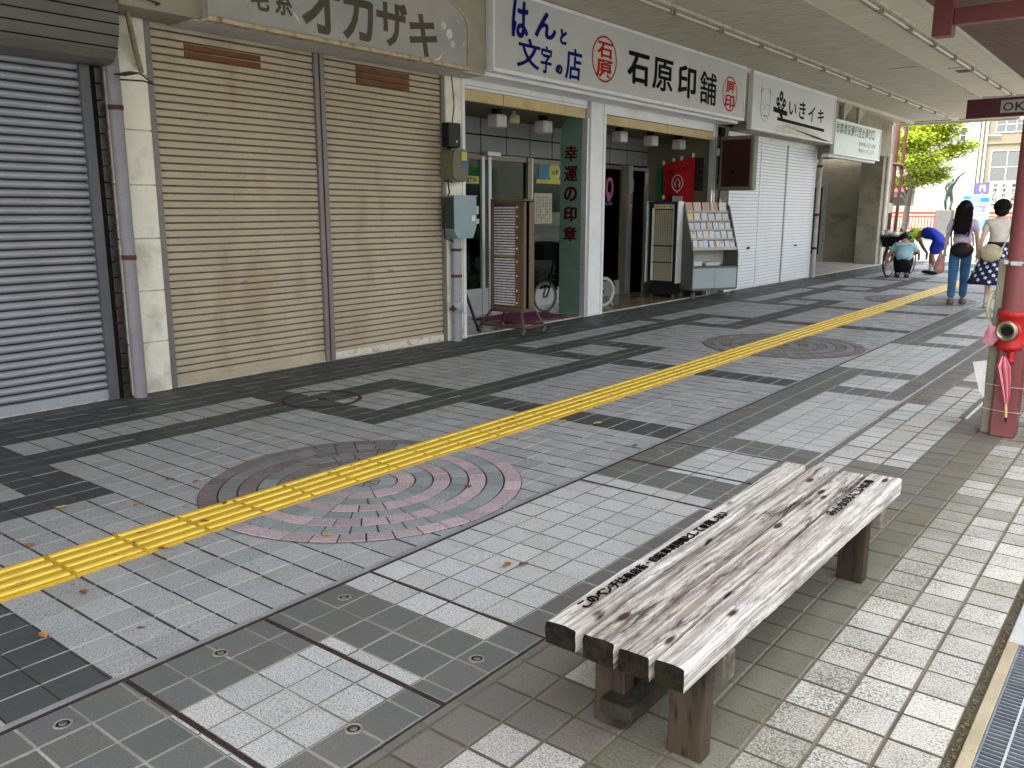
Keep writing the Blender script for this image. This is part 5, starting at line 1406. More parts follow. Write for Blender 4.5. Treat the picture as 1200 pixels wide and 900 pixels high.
for z in (.17, .33): f.tube([(-.905, 6.048, z + .01), (-.845, 6.046, z + .005), (-.77, 6.044, z), (-.695, 6.046, z), (-.56, 6.1, z + .01)], .0022, 5)
tag(f.build('wire', mat('pale_wire', (.5, .38, .36), .5)), 'two thin pale wires tied round the foot of the red post', 'wire')
f = MB(); f.add([(-.93, 6.06, .66), (-.905, 6.05, .72), (-.86, 6.045, .70), (-.85, 6.045, .62), (-.885, 6.045, .58), (-.935, 6.05, .60), (-.90, 6.03, .65)], [(0, 6, 1), (1, 6, 2), (2, 6, 3), (3, 6, 4), (4, 6, 5), (5, 6, 0)])
md = f.build('pink_bag', mat('pink_plastic', (.55, .22, .27), .5)); mm_ = md.modifiers.new('t', 'SOLIDIFY'); mm_.thickness = .012; tag(md, 'crumpled pink plastic bag tied beside the red hose outlet', 'bag')
f = MB(); f.add([(-.985, 6.10, .46), (-.905, 6.09, .48), (-.895, 6.09, .24), (-.925, 6.09, .27)], [(0, 1, 2, 3)])
md = f.build('paper_slip', mat('slip_white', (.66, .62, .6), .6)); mm_ = md.modifiers.new('t', 'SOLIDIFY'); mm_.thickness = .003; tag(md, 'white paper slip hanging from the pole at the red post', 'paper')
f = MB(); f.cyl((-.60, 6.02, 0), (-.60, 6.02, .65), .032, n=14); f.box(-.68, -.4, 6.35, 6.5, .12, .62)
tag(f.build('bollard', mat('dark_red_bollard', (.13, .02, .02), .5)), 'dark red bollard beside the foot of the red post', 'bollard')

# ------------------------------------------------------------------ leaves
LEAF = [mat('leaf_%d' % i, c, .7, 0, .3, 30) for i, c in enumerate([(.24, .10, .035), (.38, .20, .06), (.09, .05, .03), (.45, .30, .08)])]
LP = [(-4.11, 1.72), (-3.73, 1.42), (-2.87, 1.1), (-3.09, 1.34), (-3.25, 1.75), (-3.96, 2.35), (-3.87, 2.8), (-4.27, 4.0), (-4.4, 4.33), (-4.18, 4.03), (-2.78, 3.18), (-2.82, 2.28), (-3.52, 2.23), (-3.38, 2.03), (-3.46, 4.42), (-3.38, 4.42), (-3.41, 4.74), (-3.37, 4.17), (-3.4, 5.16), (-2.96, 4.72), (-2.49, 4.4), (-3.58, 5.63), (-3.19, 7.18), (-2.77, 6.81), (-3.61, 7.8), (-1.95, 2.57), (-2.0, 2.52), (-1.09, 6.3), (-3.72, 2.91), (-6.22, 2.54), (-3.85, 1.96), (-4.1, 2.28), (-2.68, 5.91), (-2.58, 6.35), (-3.18, 4.64), (-2.68, 9.1), (-3.79, 8.81), (-3.33, 1.22), (-2.66, 1.33), (-4.9, 5.2)]
rl = random.Random(11)
for _ in range(60): LP.append((rl.uniform(-3.6, -3.2), rl.uniform(1.3, 8)))
for _ in range(14): LP.append((rl.uniform(-5.2, -2.5), rl.uniform(1.2, 8)))
for i, (x, y) in enumerate(LP):
    s = rl.uniform(.016, .030) if i < 40 else rl.uniform(.006, .012)
    if i == 19: s = .042
    a = rl.uniform(0, 6.28); f = MB()
    z0 = .0175 if -3.58 < x < -3.26 else .008
    vs = []
    for u, w_ in ((-1.1, 0), (-.6, .45), (-.1, .62), (.1, .35), (.5, .42), (1, 0), (.45, -.4), (.1, -.3), (-.2, -.6), (-.6, -.4)):
        px, py = u * s, w_ * s; vs.append((x + px * math.cos(a) - py * math.sin(a), y + px * math.sin(a) + py * math.cos(a), z0 + abs(w_) * s * .45 + abs(u) * s * .15))
    c = (x, y, z0 + .001)
    f.add(vs + [c], [(k, (k + 1) % 10, 10) for k in range(10)])
    o = f.build('fallen_leaf', LEAF[rl.choice((0, 0, 1, 2, 3)) if i < 40 else 2])
    if i == 19: o.data.materials[0] = LEAF[3]
    tag(o, 'small dry brown leaf lying on the paving' if i != 19 else 'largest dry leaf, yellow brown, on the dark tile row right of the yellow strip', 'leaf', 'dry leaves scattered on the paving')

# ------------------------------------------------------------------ people
SK = mat('skin', (.50, .30, .20), .6, 0, .06, 10, 0); SK2 = mat('skin_light', (.66, .44, .32), .6, 0, .05, 10, 0)
HAIR = mat('dark_hair', (.008, .005, .004), .6, 0, .3, 40, spec=.15)
def frame_fn(origin, head):
    o = Vector(origin); f_ = Vector((math.sin(head), math.cos(head), 0)); r_ = Vector((f_.y, -f_.x, 0))
    return lambda r, f, z: tuple(o + r_ * r + f_ * f + Vector((0, 0, z)))   # right, forward, up
def hand(P, w, dirn, fn, verts, edges, wi, s=1.0):
    """five finger chains from wrist index wi; P wrist local coords"""
    bx, by, bz = P
    palm = len(verts); verts.append((*fn(bx, by + .005, bz - .055 * s), .026 * s)); edges.append((wi, palm))
    for k in range(4):
        o = -.018 + .012 * k; l = (.030, .036, .034, .026)[k] * s
        a = len(verts); verts.append((*fn(bx + o * .3 * dirn, by + o, bz - .085 * s), .009 * s)); edges.append((palm, a))
        b_ = len(verts); verts.append((*fn(bx + o * .3 * dirn - .006 * dirn, by + o + .006, bz - .085 * s - l), .0075 * s)); edges.append((a, b_))
        c = len(verts); verts.append((*fn(bx - .014 * dirn, by + o + .014, bz - .085 * s - l * 1.8), .006 * s)); edges.append((b_, c))
    a = len(verts); verts.append((*fn(bx - .02 * dirn, by + .028, bz - .05 * s), .010 * s)); edges.append((palm, a))
    b_ = len(verts); verts.append((*fn(bx - .026 * dirn, by + .038, bz - .08 * s), .008 * s)); edges.append((a, b_))

def face(fn, hx, hy, hz, parent, skinm, s=1.0):
    f = MB()
    for sx in (-.032, .032): f.ell(fn(hx + sx * s, hy + .088 * s, hz), .012 * s, .008 * s, .009 * s)
    f.build('eyes', mat('eye_dark', (.03, .02, .02), .3), parent)
    f = MB(); f.tube([fn(hx - .025 * s, hy + .090 * s, hz - .055 * s), fn(hx, hy + .098 * s, hz - .053 * s), fn(hx + .025 * s, hy + .090 * s, hz - .055 * s)], .006 * s, 6); f.build('mouth', mat('lip', (.35, .12, .10), .5), parent)

def walker(origin, heading, H, label, cat_label, shirt_m, skin_m, lstep, rstep, kind):
    fn = frame_fn(origin, heading); s = H / 1.60
    t = thing('person', label, 'person', (origin[0], origin[1], 0))
    V, E = [], []
    def v(r, f, z, rad): V.append((*fn(r * s, f * s, z * s), tuple(q * s for q in rad) if isinstance(rad, tuple) else rad * s)); return len(V) - 1
    pel = v(0, 0, .86, (.135, .095)); wai = v(0, 0, 1.0, (.105, .08)); che = v(0, .01, 1.17, (.125, .088)); sho = v(0, 0, 1.29, (.09, .06)); nk = v(0, .0, 1.36, .043); hd0 = v(0, .012, 1.43, .062); hd1 = v(0, .015, 1.50, .078); hd2 = v(0, .01, 1.565, .055)
    E += [(pel, wai), (wai, che), (che, sho), (sho, nk), (nk, hd0), (hd0, hd1), (hd1, hd2)]
    nose = v(0, .095, 1.475, .011); E.append((hd1, nose))
    for d_, st in ((-1, lstep), (1, rstep)):
        hip = v(.085 * d_, 0, .82, .08); kn = v(.085 * d_, st * .45, .46, .052); an = v(.08 * d_, st, .085, .034); to = v(.085 * d_, st + .13, .03, .03)
        E += [(pel, hip), (hip, kn), (kn, an), (an, to)]
        sh = v(.155 * d_, 0, 1.28, .045); el = v(.215 * d_, -.01 - st * .25, 1.03, .034); wr = v(.235 * d_, .03 - st * .4, .82, .022)
        E += [(sho, sh), (sh, el), (el, wr)]
        n0 = len(V)
        hand((.235 * d_ * s, (.03 - st * .4) * s, .82 * s), 0, d_, fn, V, E, wr, s)
    body = skin('body', V, E, skin_m, t)
    face(fn, 0, .012 * s, 1.49 * s, t, skin_m, s)
    # ears
    f = MB()
    for d_ in (-1, 1): f.ell(fn(.078 * d_ * s, .005 * s, 1.485 * s), .012 * s, .018 * s, .028 * s)
    f.build('ear', skin_m, t)
    # shirt
    V, E = [], []
    a = v(0, 0, .93, (.158, .118)); b_ = v(0, 0, 1.05, (.132, .105)); c = v(0, .005, 1.18, (.150, .112)); d0 = v(0, 0, 1.285, (.11, .085)); e_ = v(0, 0, 1.335, (.060, .055))
    E += [(a, b_), (b_, c), (c, d0), (d0, e_)]
    for d_, st in ((-1, lstep), (1, rstep)):
        sh = v(.155 * d_, 0, 1.275, .064); el = v(.197 * d_, -.01 - st * .1, 1.12, .056); E += [(d0, sh), (sh, el)]
    skin('shirt', V, E, shirt_m, t)
    return t, fn, s, v, (lambda: None)

LIL = mat('lilac_cotton', (.66, .56, .78), .85, 0, .09, 14, 0, 1, .5, 22); CRM = mat('cream_cotton', (.66, .62, .53), .85, 0, .09, 14, 0, 1, .5, 22)
DEN = mat('blue_denim', (.05, .15, .30), .85, 0, .3, 12, .1, 150); NAVY = mat('navy_skirt', (.012, .015, .07), .85)
t, fn, s, _, _ = walker((-2.66, 14.45, 0), -.05, 1.56, 'woman in a lilac T-shirt and blue jeans with very long dark hair, walking away', 'person', LIL, SK2, -.06, .16, 'a')
V, E = [], []
def v(r, f, z, rad): V.append((*fn(r * s, f * s, z * s), tuple(q * s for q in rad) if isinstance(rad, tuple) else rad * s)); return len(V) - 1
p = v(0, 0, .88, (.155, .112))
w_ = v(0, 0, .95, (.135, .10)); E.append((p, w_))
for d_, st in ((-1, -.06), (1, .16)):
    hip = v(.080 * d_, 0, .80, .102); kn = v(.075 * d_, st * .45, .46, .072); an = v(.068 * d_, st - .01, .10, .058); E += [(p, hip), (hip, kn), (kn, an)]
skin('jeans', V, E, DEN, t)
f = MB(); M3 = Matrix.Identity(3)
f.ell(fn(0, -.008 * s, 1.50 * s), .104 * s, .108 * s, .118 * s, 18, 12)
# long hair falling down the back
n = 12; rows = 10; vs = []
for j in range(rows + 1):
    u = j / rows; z = 1.50 - .40 * u; wd = .118 * (1 - .05 * u) * (1.05 if u < .8 else 1.05 - (u - .8) * 2.6); y = -.055 - .055 * math.sin(min(u * 2, 1) * math.pi / 2)
    for i in range(n):
        a = 2 * math.pi * i / n; vs.append(fn(wd * math.cos(a) * s, (y + .045 * math.sin(a)) * s, (z + .01 * math.cos(3 * a)) * s))
f.add(vs, [(j * n + i, j * n + (i + 1) % n, (j + 1) * n + (i + 1) % n, (j + 1) * n + i) for j in range(rows) for i in range(n)] + [tuple(range(rows * n, rows * n + n))], 0, True)
rh = random.Random(4)
for q in range(90):
    a = rh.uniform(-math.pi, 0.0) if q % 5 else rh.uniform(0, math.pi); pts = []; l_ = rh.uniform(.34, .46); wv = rh.uniform(0, 6)
    for k in range(7):
        u = k / 6; z = 1.605 - .06 * (1 - (1 - u) ** 2) - (l_ + .05) * u; wd = (.035 + .36 * u if u < .2 else .107) + .014 * math.sin(u * 3) - .03 * max(0, u - .5); y = .0 - .105 * min(1, u * 2.6)
        pts.append(fn((wd * math.cos(a) + .006 * math.sin(wv + u * 6)) * s, (y + .052 * math.sin(a)) * s, z * s))
    f.tube(pts, .004, 4, rr=[.005 * (1 - .7 * k / 6) for k in range(7)])
f.build('hair', HAIR, t)
f = MB()
for d_, st in ((-1, -.06), (1, .16)):
    f.ell(fn(.072 * d_ * s, (st + .04) * s, .045), .055, .14, .065, 14, 8, M=Matrix.Rotation(.05, 3, 'Z'))
f.build('shoe', mat('tan_shoe', (.14, .105, .075), .7), t)
bg_ = thing('shoulder_bag', 'black sling bag on the hip of the woman in lilac', 'bag', fn(.03, -.16, .9))
f = MB(); f.ell(fn(.03 * s, -.15 * s, .86 * s), .17 * s, .055 * s, .115 * s, 16, 10); f.build('bag_body', BLACKP, bg_)
f = MB(); f.tube([fn(-.12 * s, -.14 * s, .90 * s), fn(-.15 * s, -.10 * s, 1.1 * s), fn(-.13 * s, -.075 * s, 1.25 * s), fn(-.09 * s, -.02 * s, 1.365 * s), fn(.02 * s, .11 * s, 1.27 * s), fn(.13 * s, .10 * s, 1.08 * s), fn(.17 * s, -.08 * s, .93 * s)], .012 * s, 6); f.build('strap', BLACKP, bg_)
f = MB(); f.box(-.02, .02, -.01, .01, -.02, .02, M=Matrix.Translation(fn(.12 * s, -.205 * s, .93 * s))); f.build('red_tag', mat('tag_red', (.45, .02, .03), .5), bg_)

t, fn, s, _, _ = walker((-2.12, 14.12, 0), -.05, 1.57, 'woman with short black hair in a cream top and navy flowered skirt, walking away', 'person', CRM, SK2, .10, -.02, 'b')
# skirt: flared lathe with soft folds
f = MB(); vs = []; n = 36; hh = [(.98, .118), (.90, .15), (.75, .185), (.6, .225), (.45, .265), (.37, .285)]
for z, r in hh:
    for i in range(n):
        a = 2 * math.pi * i / n; fold = 1 + .06 * math.sin(a * 7) * (1 - (z - .37) / .61)
        vs.append(fn((r * fold * math.cos(a) - (.98 - z) * .12) * s, r * .78 * fold * math.sin(a) * s, z * s))
f.add(vs, [(j * n + i, j * n + (i + 1) % n, (j + 1) * n + (i + 1) % n, (j + 1) * n + i) for j in range(len(hh) - 1) for i in range(n)], 0, True)
sk = f.build('skirt', NAVY, t)
mdf = sk.modifiers.new('t', 'SOLIDIFY'); mdf.thickness = .008
f = MB(); rw = random.Random(5)
for q in range(110):
    a = (q * 2.39996) % 6.28318; k = .41 + .5 * (q / 110); r = .118 + (.98 - k) * .275 + .016
    fold = 1 + .06 * math.sin(a * 7) * (1 - (k - .37) / .61); r = r * fold + .008
    c = Vector(fn((r * math.cos(a) - (.98 - k) * .12) * s, r * .78 * math.sin(a) * s, k * s))
    T = Vector(fn(-math.sin(a) * 1, .78 * math.cos(a), 0)) - Vector(fn(0, 0, 0)); T.normalize(); Z = Vector((0, 0, 1)); Nn = Vector(fn(math.cos(a), math.sin(a), 0)) - Vector(fn(0, 0, 0)); Z = (Z + Nn * .4).normalized() if False else (Z - Nn * .22).normalized()
    c += Nn.normalized() * .006
    ps = []
    for g_ in range(10):
        rr_ = .030 if g_ % 2 == 0 else .017; u = 2 * math.pi * g_ / 10; ps.append(tuple(c + T * rr_ * math.cos(u) + Z * rr_ * math.sin(u)))
    f.add(ps + [tuple(c)], [(g_, (g_ + 1) % 10, 10) for g_ in range(10)])
fo = f.build('flower_print', mat('flower_white', (.62, .62, .60), .85), None)
for vv in fo.data.vertices: vv.co -= parent_world(t)
fo.parent = sk
f = MB(); f.ell(fn(0, -.005 * s, 1.505 * s), .108 * s, .112 * s, .112 * s, 20, 12); f.ell(fn(0, -.04 * s, 1.445 * s), .098 * s, .075 * s, .085 * s, 16, 10)
for q in range(70):
    a = rh.uniform(-math.pi, math.pi); ph_ = rh.uniform(.1, 1.3); pts = []
    for k in range(6):
        u = ph_ + (1.9 - ph_) * k / 5; r_ = .112 * (1 + .05 * math.sin(q + k)); pts.append(fn(r_ * math.sin(u) * math.cos(a) * s, (-.01 + r_ * math.sin(u) * math.sin(a)) * s, (1.50 + .115 * math.cos(u)) * s))
    f.tube(pts, .004, 4, rr=[.006, .006, .006, .005, .004, .002])
f.build('hair', HAIR, t)
f = MB()
for d_, st in ((-1, .10), (1, -.02)): f.cyl(fn(.08 * d_ * s, st * s, .08), fn(.08 * d_ * s, st * .9 * s, .20), .042, .044, n=14)
f.build_each('sock', mat('sock_white', (.65, .65, .66), .9), t)
f = MB()
for d_, st in ((-1, .10), (1, -.02)): f.ell(fn(.085 * d_ * s, (st + .045) * s, .042), .045, .128, .042, 14, 8)
f.build('shoe', mat('beige_shoe', (.50, .46, .40), .7), t)
bg2 = thing('tote_bag', 'peach coloured cloth bag hanging from the left hand of the woman in lilac', 'bag', (-2.93, 14.4, .55))
f = MB()
vs = []; n = 14; hh_ = [(.80, .012, .012), (.74, .035, .03), (.66, .055, .045), (.56, .075, .05), (.50, .07, .045), (.47, .03, .02)]
for z, rx, ry in hh_:
    for k in range(n):
        a = 2 * math.pi * k / n; q = 1 + .10 * math.sin(a * 4 + z * 9); vs.append((-2.925 + rx * q * math.cos(a), 14.40 + ry * q * math.sin(a), z))
f.add(vs, [(j * n + k, j * n + (k + 1) % n, (j + 1) * n + (k + 1) % n, (j + 1) * n + k) for j in range(len(hh_) - 1) for k in range(n)] + [tuple(range(n - 1, -1, -1)), tuple(range((len(hh_) - 1) * n, len(hh_) * n))], 0, True)
f.build('bag_body', mat('peach_cloth', (.50, .27, .22), .85, 0, .15, 12, 0, 1, .6, 20), bg2)
bg_ = thing('shoulder_bag', 'pale beige cloth bag at the hip of the woman in the flowered skirt', 'bag', fn(-.1, -.15, .8))
f = MB(); f.ell(fn(-.07 * s, -.17 * s, .84 * s), .15 * s, .06 * s, .13 * s, 16, 10); f.box(-.13, .13, -.045, .045, 0, .06, M=Matrix.Translation(fn(-.06 * s, -.165 * s, .86 * s))); f.build('bag_body', mat('bag_beige', (.46, .40, .26), .85, 0, .12, 14), bg_)
f = MB(); f.tube([fn(.07 * s, -.17 * s, .90 * s), fn(.13 * s, -.115 * s, 1.08 * s), fn(.16 * s, -.06 * s, 1.25 * s), fn(.12 * s, 0, 1.345 * s), fn(0, .11 * s, 1.15 * s), fn(-.14 * s, .10 * s, .98 * s), fn(-.18 * s, -.08 * s, .9 * s)], .010 * s, 6); f.build('strap', mat('strap_cream', (.55, .5, .42), .8), bg_)
f = MB(); f.cyl(fn(0, 0, .965 * s), fn(0, 0, .995 * s), .145 * s, n=20); f.build('waistband', BLACKP, t)

# crouching figure in pale blue
t = thing('person', 'crouching person in a pale blue T-shirt and black trousers reaching for the bicycle wheel', 'person', (-4.66, 19.5, 0))
fn = frame_fn((-4.68, 19.52, 0), -.25)
V, E = [], []
def w3(r, f, z, rad): V.append((*fn(r, f, z), rad)); return len(V) - 1
pel = w3(0, -.08, .27, .10); ch = w3(0, .06, .56, .11); sh = w3(0, .14, .70, .09); nk = w3(-.01, .22, .78, .05); hd = w3(-.02, .30, .82, .085); h2 = w3(-.02, .36, .80, .06)
E += [(pel, ch), (ch, sh), (sh, nk), (nk, hd), (hd, h2)]
for d_ in (-1, 1):
    hp = w3(.085 * d_, -.03, .25, .06); kn = w3(.13 * d_, .26, .40, .06); an = w3(.085 * d_, .04, .09, .042); to = w3(.09 * d_, .18, .035, .035); E += [(pel, hp), (hp, kn), (kn, an), (an, to)]
s1 = w3(-.17, .14, .69, .055); e1 = w3(-.30, .20, .46, .040); wr1 = w3(-.36, .28, .22, .026); E += [(sh, s1), (s1, e1), (e1, wr1)]
hand((-.36, .28, .22), 0, -1, fn, V, E, wr1, 1.0)
s2 = w3(.17, .14, .69, .055); e2 = w3(.30, .22, .54, .042); wr2 = w3(.18, .42, .50, .028); E += [(sh, s2), (s2, e2), (e2, wr2)]
hand((.18, .42, .50), 0, 1, fn, V, E, wr2, 1.0)
skin('body', V, E, SK, t)
V, E = [], []
a = w3(0, -.08, .36, .165); b_ = w3(0, .0, .50, .175); c = w3(0, .08, .62, .175); d0 = w3(0, .16, .73, .13); E += [(a, b_), (b_, c), (c, d0)]
for d_ in (-1, 1):
    x1 = w3(.17 * d_, .14, .69, .075); x2 = w3(.25 * d_, .18, .56, .068); E += [(d0, x1), (x1, x2)]
skin('shirt', V, E, mat('pale_blue_cotton', (.36, .56, .66), .85, 0, .09, 14, 0, 1, .5, 22), t)
f = MB(); f.ell(fn(0, -.08, .27), .165, .15, .145, 18, 12)
for d_ in (-1, 1):
    f.tube([fn(.06 * d_, -.06, .25), fn(.10 * d_, .08, .34), fn(.13 * d_, .27, .41)], .1, 12, rr=[.105, .10, .075])
    f.tube([fn(.13 * d_, .29, .42), fn(.115 * d_, .18, .26), fn(.09 * d_, .06, .09)], .07, 12, rr=[.075, .07, .055])
f.build('trousers', mat('black_trousers', (.008, .008, .011), .9, spec=.1), t)
f = MB(); f.ell(fn(-.02, .30, .85), .10, .11, .095); f.build('hair', HAIR, t)
f = MB()
for d_ in (-1, 1): f.ell(fn(.09 * d_, .09, .045), .048, .13, .05)
f.build('shoe', BLACKP, t)
face(fn, -.02, .32, .80, t, SK)

# bending figure
t = thing('person', 'person in a lime green top and long blue shorts bent double beside the bicycle', 'person', (-4.55, 21.0, 0))
fn = frame_fn((-4.42, 20.98, 0), -1.35)      # facing left in the picture
V, E = [], []
pel = w3(0, -.16, .86, .085); ch = w3(0, .22, .92, .10); sh = w3(0, .46, .88, .10); nk = w3(0, .56, .84, .05); hd = w3(0, .66, .80, .085); h2 = w3(0, .72, .74, .06)
E += [(pel, ch), (ch, sh), (sh, nk), (nk, hd), (hd, h2)]
for d_ in (-1, 1):
    hp = w3(.10 * d_, -.14, .78, .065); kn = w3(.11 * d_, .04 + .05 * d_, .46, .062); an = w3(.10 * d_, -.04 + .10 * d_, .09, .038); to = w3(.10 * d_, .10 + .10 * d_, .035, .035); E += [(pel, hp), (hp, kn), (kn, an), (an, to)]
    s1 = w3(.18 * d_, .46, .84, .055); e1 = w3(.21 * d_, .34, .60, .042); wr = w3(.19 * d_, .22, .46, .028); E += [(sh, s1), (s1, e1), (e1, wr)]
    hand((.19 * d_, .22, .46), 0, d_, fn, V, E, wr, 1.0)
skin('body', V, E, mat('skin_tan', (.30, .14, .08), .6, 0, .05, 8, 0), t)
V, E = [], []
a = w3(0, .32, .95, .15); b_ = w3(0, .46, .93, .15); c = w3(0, .58, .88, .11); E += [(a, b_), (b_, c)]
for d_ in (-1, 1): x1 = w3(.18 * d_, .48, .86, .075); x2 = w3(.20 * d_, .42, .72, .068); E += [(b_, x1), (x1, x2)]
skin('shirt', V, E, mat('lime_cotton', (.30, .50, .03), .85), t)
V, E = [], []
p = w3(0, -.20, .89, .20); q = w3(0, .06, .93, .18); q2 = w3(0, .32, .90, .155); E += [(p, q), (q, q2)]
for d_ in (-1, 1): hp = w3(.10 * d_, -.16, .74, .15); kn = w3(.12 * d_, .02 + .06 * d_, .47, .125); E += [(p, hp), (hp, kn)]
skin('shorts', V, E, mat('royal_blue', (.008, .03, .36), .8, 0, .2, 9, 0, 1, .6, 18), t)
f = MB(); f.ell(fn(0, .66, .84), .10, .11, .09); f.build('hair', HAIR, t)
f = MB()
for d_ in (-1, 1): f.cyl(fn(.10 * d_, -.04 + .10 * d_, .08), fn(.105 * d_, -.02 + .09 * d_, .24), .044, .05, n=12)
f.build_each('sock', mat('sock_white', (.65, .65, .66), .9), t)
f = MB()
MR = Matrix.Rotation(1.35, 3, 'Z')
for d_ in (-1, 1): f.ell(fn(.10 * d_, .03 + .10 * d_, .05), .05, .145, .045, M=MR)
f.build('shoe', BLACKP, t)
face(fn, 0, .68, .76, t, SK)

# ------------------------------------------------------------------ far end: pipes, railing, tree, statue, map, buildings
t = thing('steel_frame', 'pair of rusty red steel pipes standing at the end of the arcade before the tree', 'pipes', (-6.65, 26, 0))
RP = mat('rusty_red_steel', (.085, .032, .026), .7, 0, .3, 8)
f = MB(); f.cyl((-6.74, 26, 0), (-6.70, 26, 3.9), .075, n=14); f.build('pole', RP, t)
f = MB(); f.cyl((-6.55, 26, 0), (-6.47, 26, 3.9), .045, n=12); f.build('pole', RP, t)
f = MB(); f.cyl((-6.95, 25.95, 2.75), (-6.45, 25.95, 2.65), .05, n=12); f.build('crossbar', RP, t)
f = MB(); f.cyl((-6.73, 25.99, 1.35), (-6.73, 25.99, 1.62), .079, n=14); f.build('label_band', mat('label_cream', (.5, .45, .36), .6), t)
# paving and road beyond
f = MB(); f.quad((-30, 26.45, .0), (12, 26.45, .0), (12, 44, .0), (-30, 44, .0)); tag(f.build('pavement', mat('pale_paving', (.21, .20, .18), .85, 0, .1, 1, .05, 40)), kind='structure')
f = MB(); f.quad((-60, 44, -.008), (40, 44, -.008), (40, 58, -.008), (-60, 58, -.008)); tag(f.build('road', mat('pale_road', (.19, .185, .17), .9, 0, .1, 1)), kind='structure')
f = MB(); f.box(-60, 40, 58, 60.5, -.01, .10); tag(f.build('pavement', mat('pale_paving2', (.2, .19, .17), .85)), kind='structure')

RAIL = mat('bright_red_rail', (.26, .009, .006), .45, 0, .1)
def railing(x0, x1, y, label):
    t = thing('bridge_railing', label, 'railing', ((x0 + x1) / 2, y, .1), 'red railings at the far end of the street')
    f = MB(); f.box(x0, x1, y - .05, y + .05, 1.20, 1.32); f.box(x0, x1, y - .03, y + .03, 1.0, 1.07); f.box(x0, x1, y - .03, y + .03, .22, .29); f.build('rail', RAIL, t)
    x = x0
    while x <= x1 + .01: p = MB(); p.box(x - .12, x + .12, y - .12, y + .12, .1, 1.36); p.build('post', RAIL, t); x += (x1 - x0) / max(1, round((x1 - x0) / 1.9))
    f = MB(); x = x0 + .2
    while x < x1: f.box(x - .02, x + .02, y - .02, y + .02, .29, 1.0); x += .19
    f.build('balusters', RAIL, t)
railing(-20.6, -12.85, 61, 'long bright red railing behind the tree trunk')
railing(-10.0, -4.0, 61, 'shorter bright red railing beyond the map board')
f = MB(); f.box(-40, 10, 66, 66.4, 0, 1.75); tag(f.build('low_wall', mat('cream_wall', (.23, .20, .15), .85)), 'low cream wall running behind the red railings', 'wall')

def tree(x, y, H, cr, label):
    t = thing('tree', label, 'tree', (x, y, 0))
    rt = random.Random(21); f = MB(); tips = []
    def limb(p, d, l, r, dep):
        p = Vector(p); pts = [p]; rr_ = [r]; n = 4; q = p.copy(); dd = Vector(d).normalized()
        for k in range(n):
            dd = (dd + Vector((rt.gauss(0, .12), rt.gauss(0, .12), rt.gauss(.03, .06)))).normalized(); q = q + dd * l / n; pts.append(q.copy()); rr_.append(r * (1 - .45 * (k + 1) / n))
        f.tube(pts, r, 8 if dep < 2 else 5, rr=rr_)
        if dep >= 3: tips.append(q); tips.append(pts[2]); return
        for _ in range(3 if dep else 6):
            k = rt.randint(2, n); b = pts[k]; a = rt.uniform(0, 6.28); e = rt.uniform(.35, 1.1)
            nd = (dd * math.cos(e) + Vector((math.cos(a), math.sin(a), rt.uniform(-.1, .4))) * math.sin(e)).normalized(); limb(b, nd, l * rt.uniform(.55, .75), rr_[k] * .6, dep + 1)
        tips.append(q)
    limb((x, y, 0), (.02, 0, 1), H * .50, .17, 0)
    f.build('trunk', mat('grey_bark', (.075, .065, .05), .9, 0, .3, 10, .1, 60), t)
    lf = MB()
    C_ = Vector((x, y, H * .62))
    for q in tips:
        n = rt.randint(150, 220); sp = rt.uniform(.22, .42)
        for _ in range(n):
            c = q + Vector((rt.gauss(0, sp), rt.gauss(0, sp), rt.gauss(0, sp * .38)))
            e = c - C_
            if (e.x / cr) ** 2 + (e.y / cr) ** 2 + (e.z / (H * .42)) ** 2 > 1.05: continue
            s_ = rt.uniform(.06, .11); a = Vector((rt.gauss(0, 1), rt.gauss(0, 1), rt.gauss(0, .5))).normalized(); b = a.cross(Vector((rt.gauss(0, .5), rt.gauss(0, .5), 1))).normalized()
            lf.add([tuple(c - a * s_), tuple(c + b * s_ * .6), tuple(c + a * s_), tuple(c - b * s_ * .6)], [(0, 1, 2, 3)], rt.choice((0, 0, 1, 2)))
    lv = [bpy.data.materials.new('leaf_green_%d' % i) for i in range(3)]
    for mm, c in zip(lv, ((.19, .24, .012), (.30, .35, .018), (.10, .14, .010))):
        mm.use_nodes = True; bb = mm.node_tree.nodes['Principled BSDF']; bb.inputs['Base Color'].default_value = (*c, 1); bb.inputs['Roughness'].default_value = .6
        tr = mm.node_tree.nodes.new('ShaderNodeBsdfTranslucent'); tr.inputs[0].default_value = (c[0] * 1.6, c[1] * 1.6, c[2], 1)
        mx = mm.node_tree.nodes.new('ShaderNodeMixShader'); mx.inputs[0].default_value = .45
        mm.node_tree.links.new(bb.outputs[0], mx.inputs[1]); mm.node_tree.links.new(tr.outputs[0], mx.inputs[2]); mm.node_tree.links.new(mx.outputs[0], mm.node_tree.nodes['Material Output'].inputs[0])
    lf.build('crown', lv, t)
tree(-11.0, 45, 6.6, 3.0, 'fresh green street tree with a slim grey trunk at the end of the street')

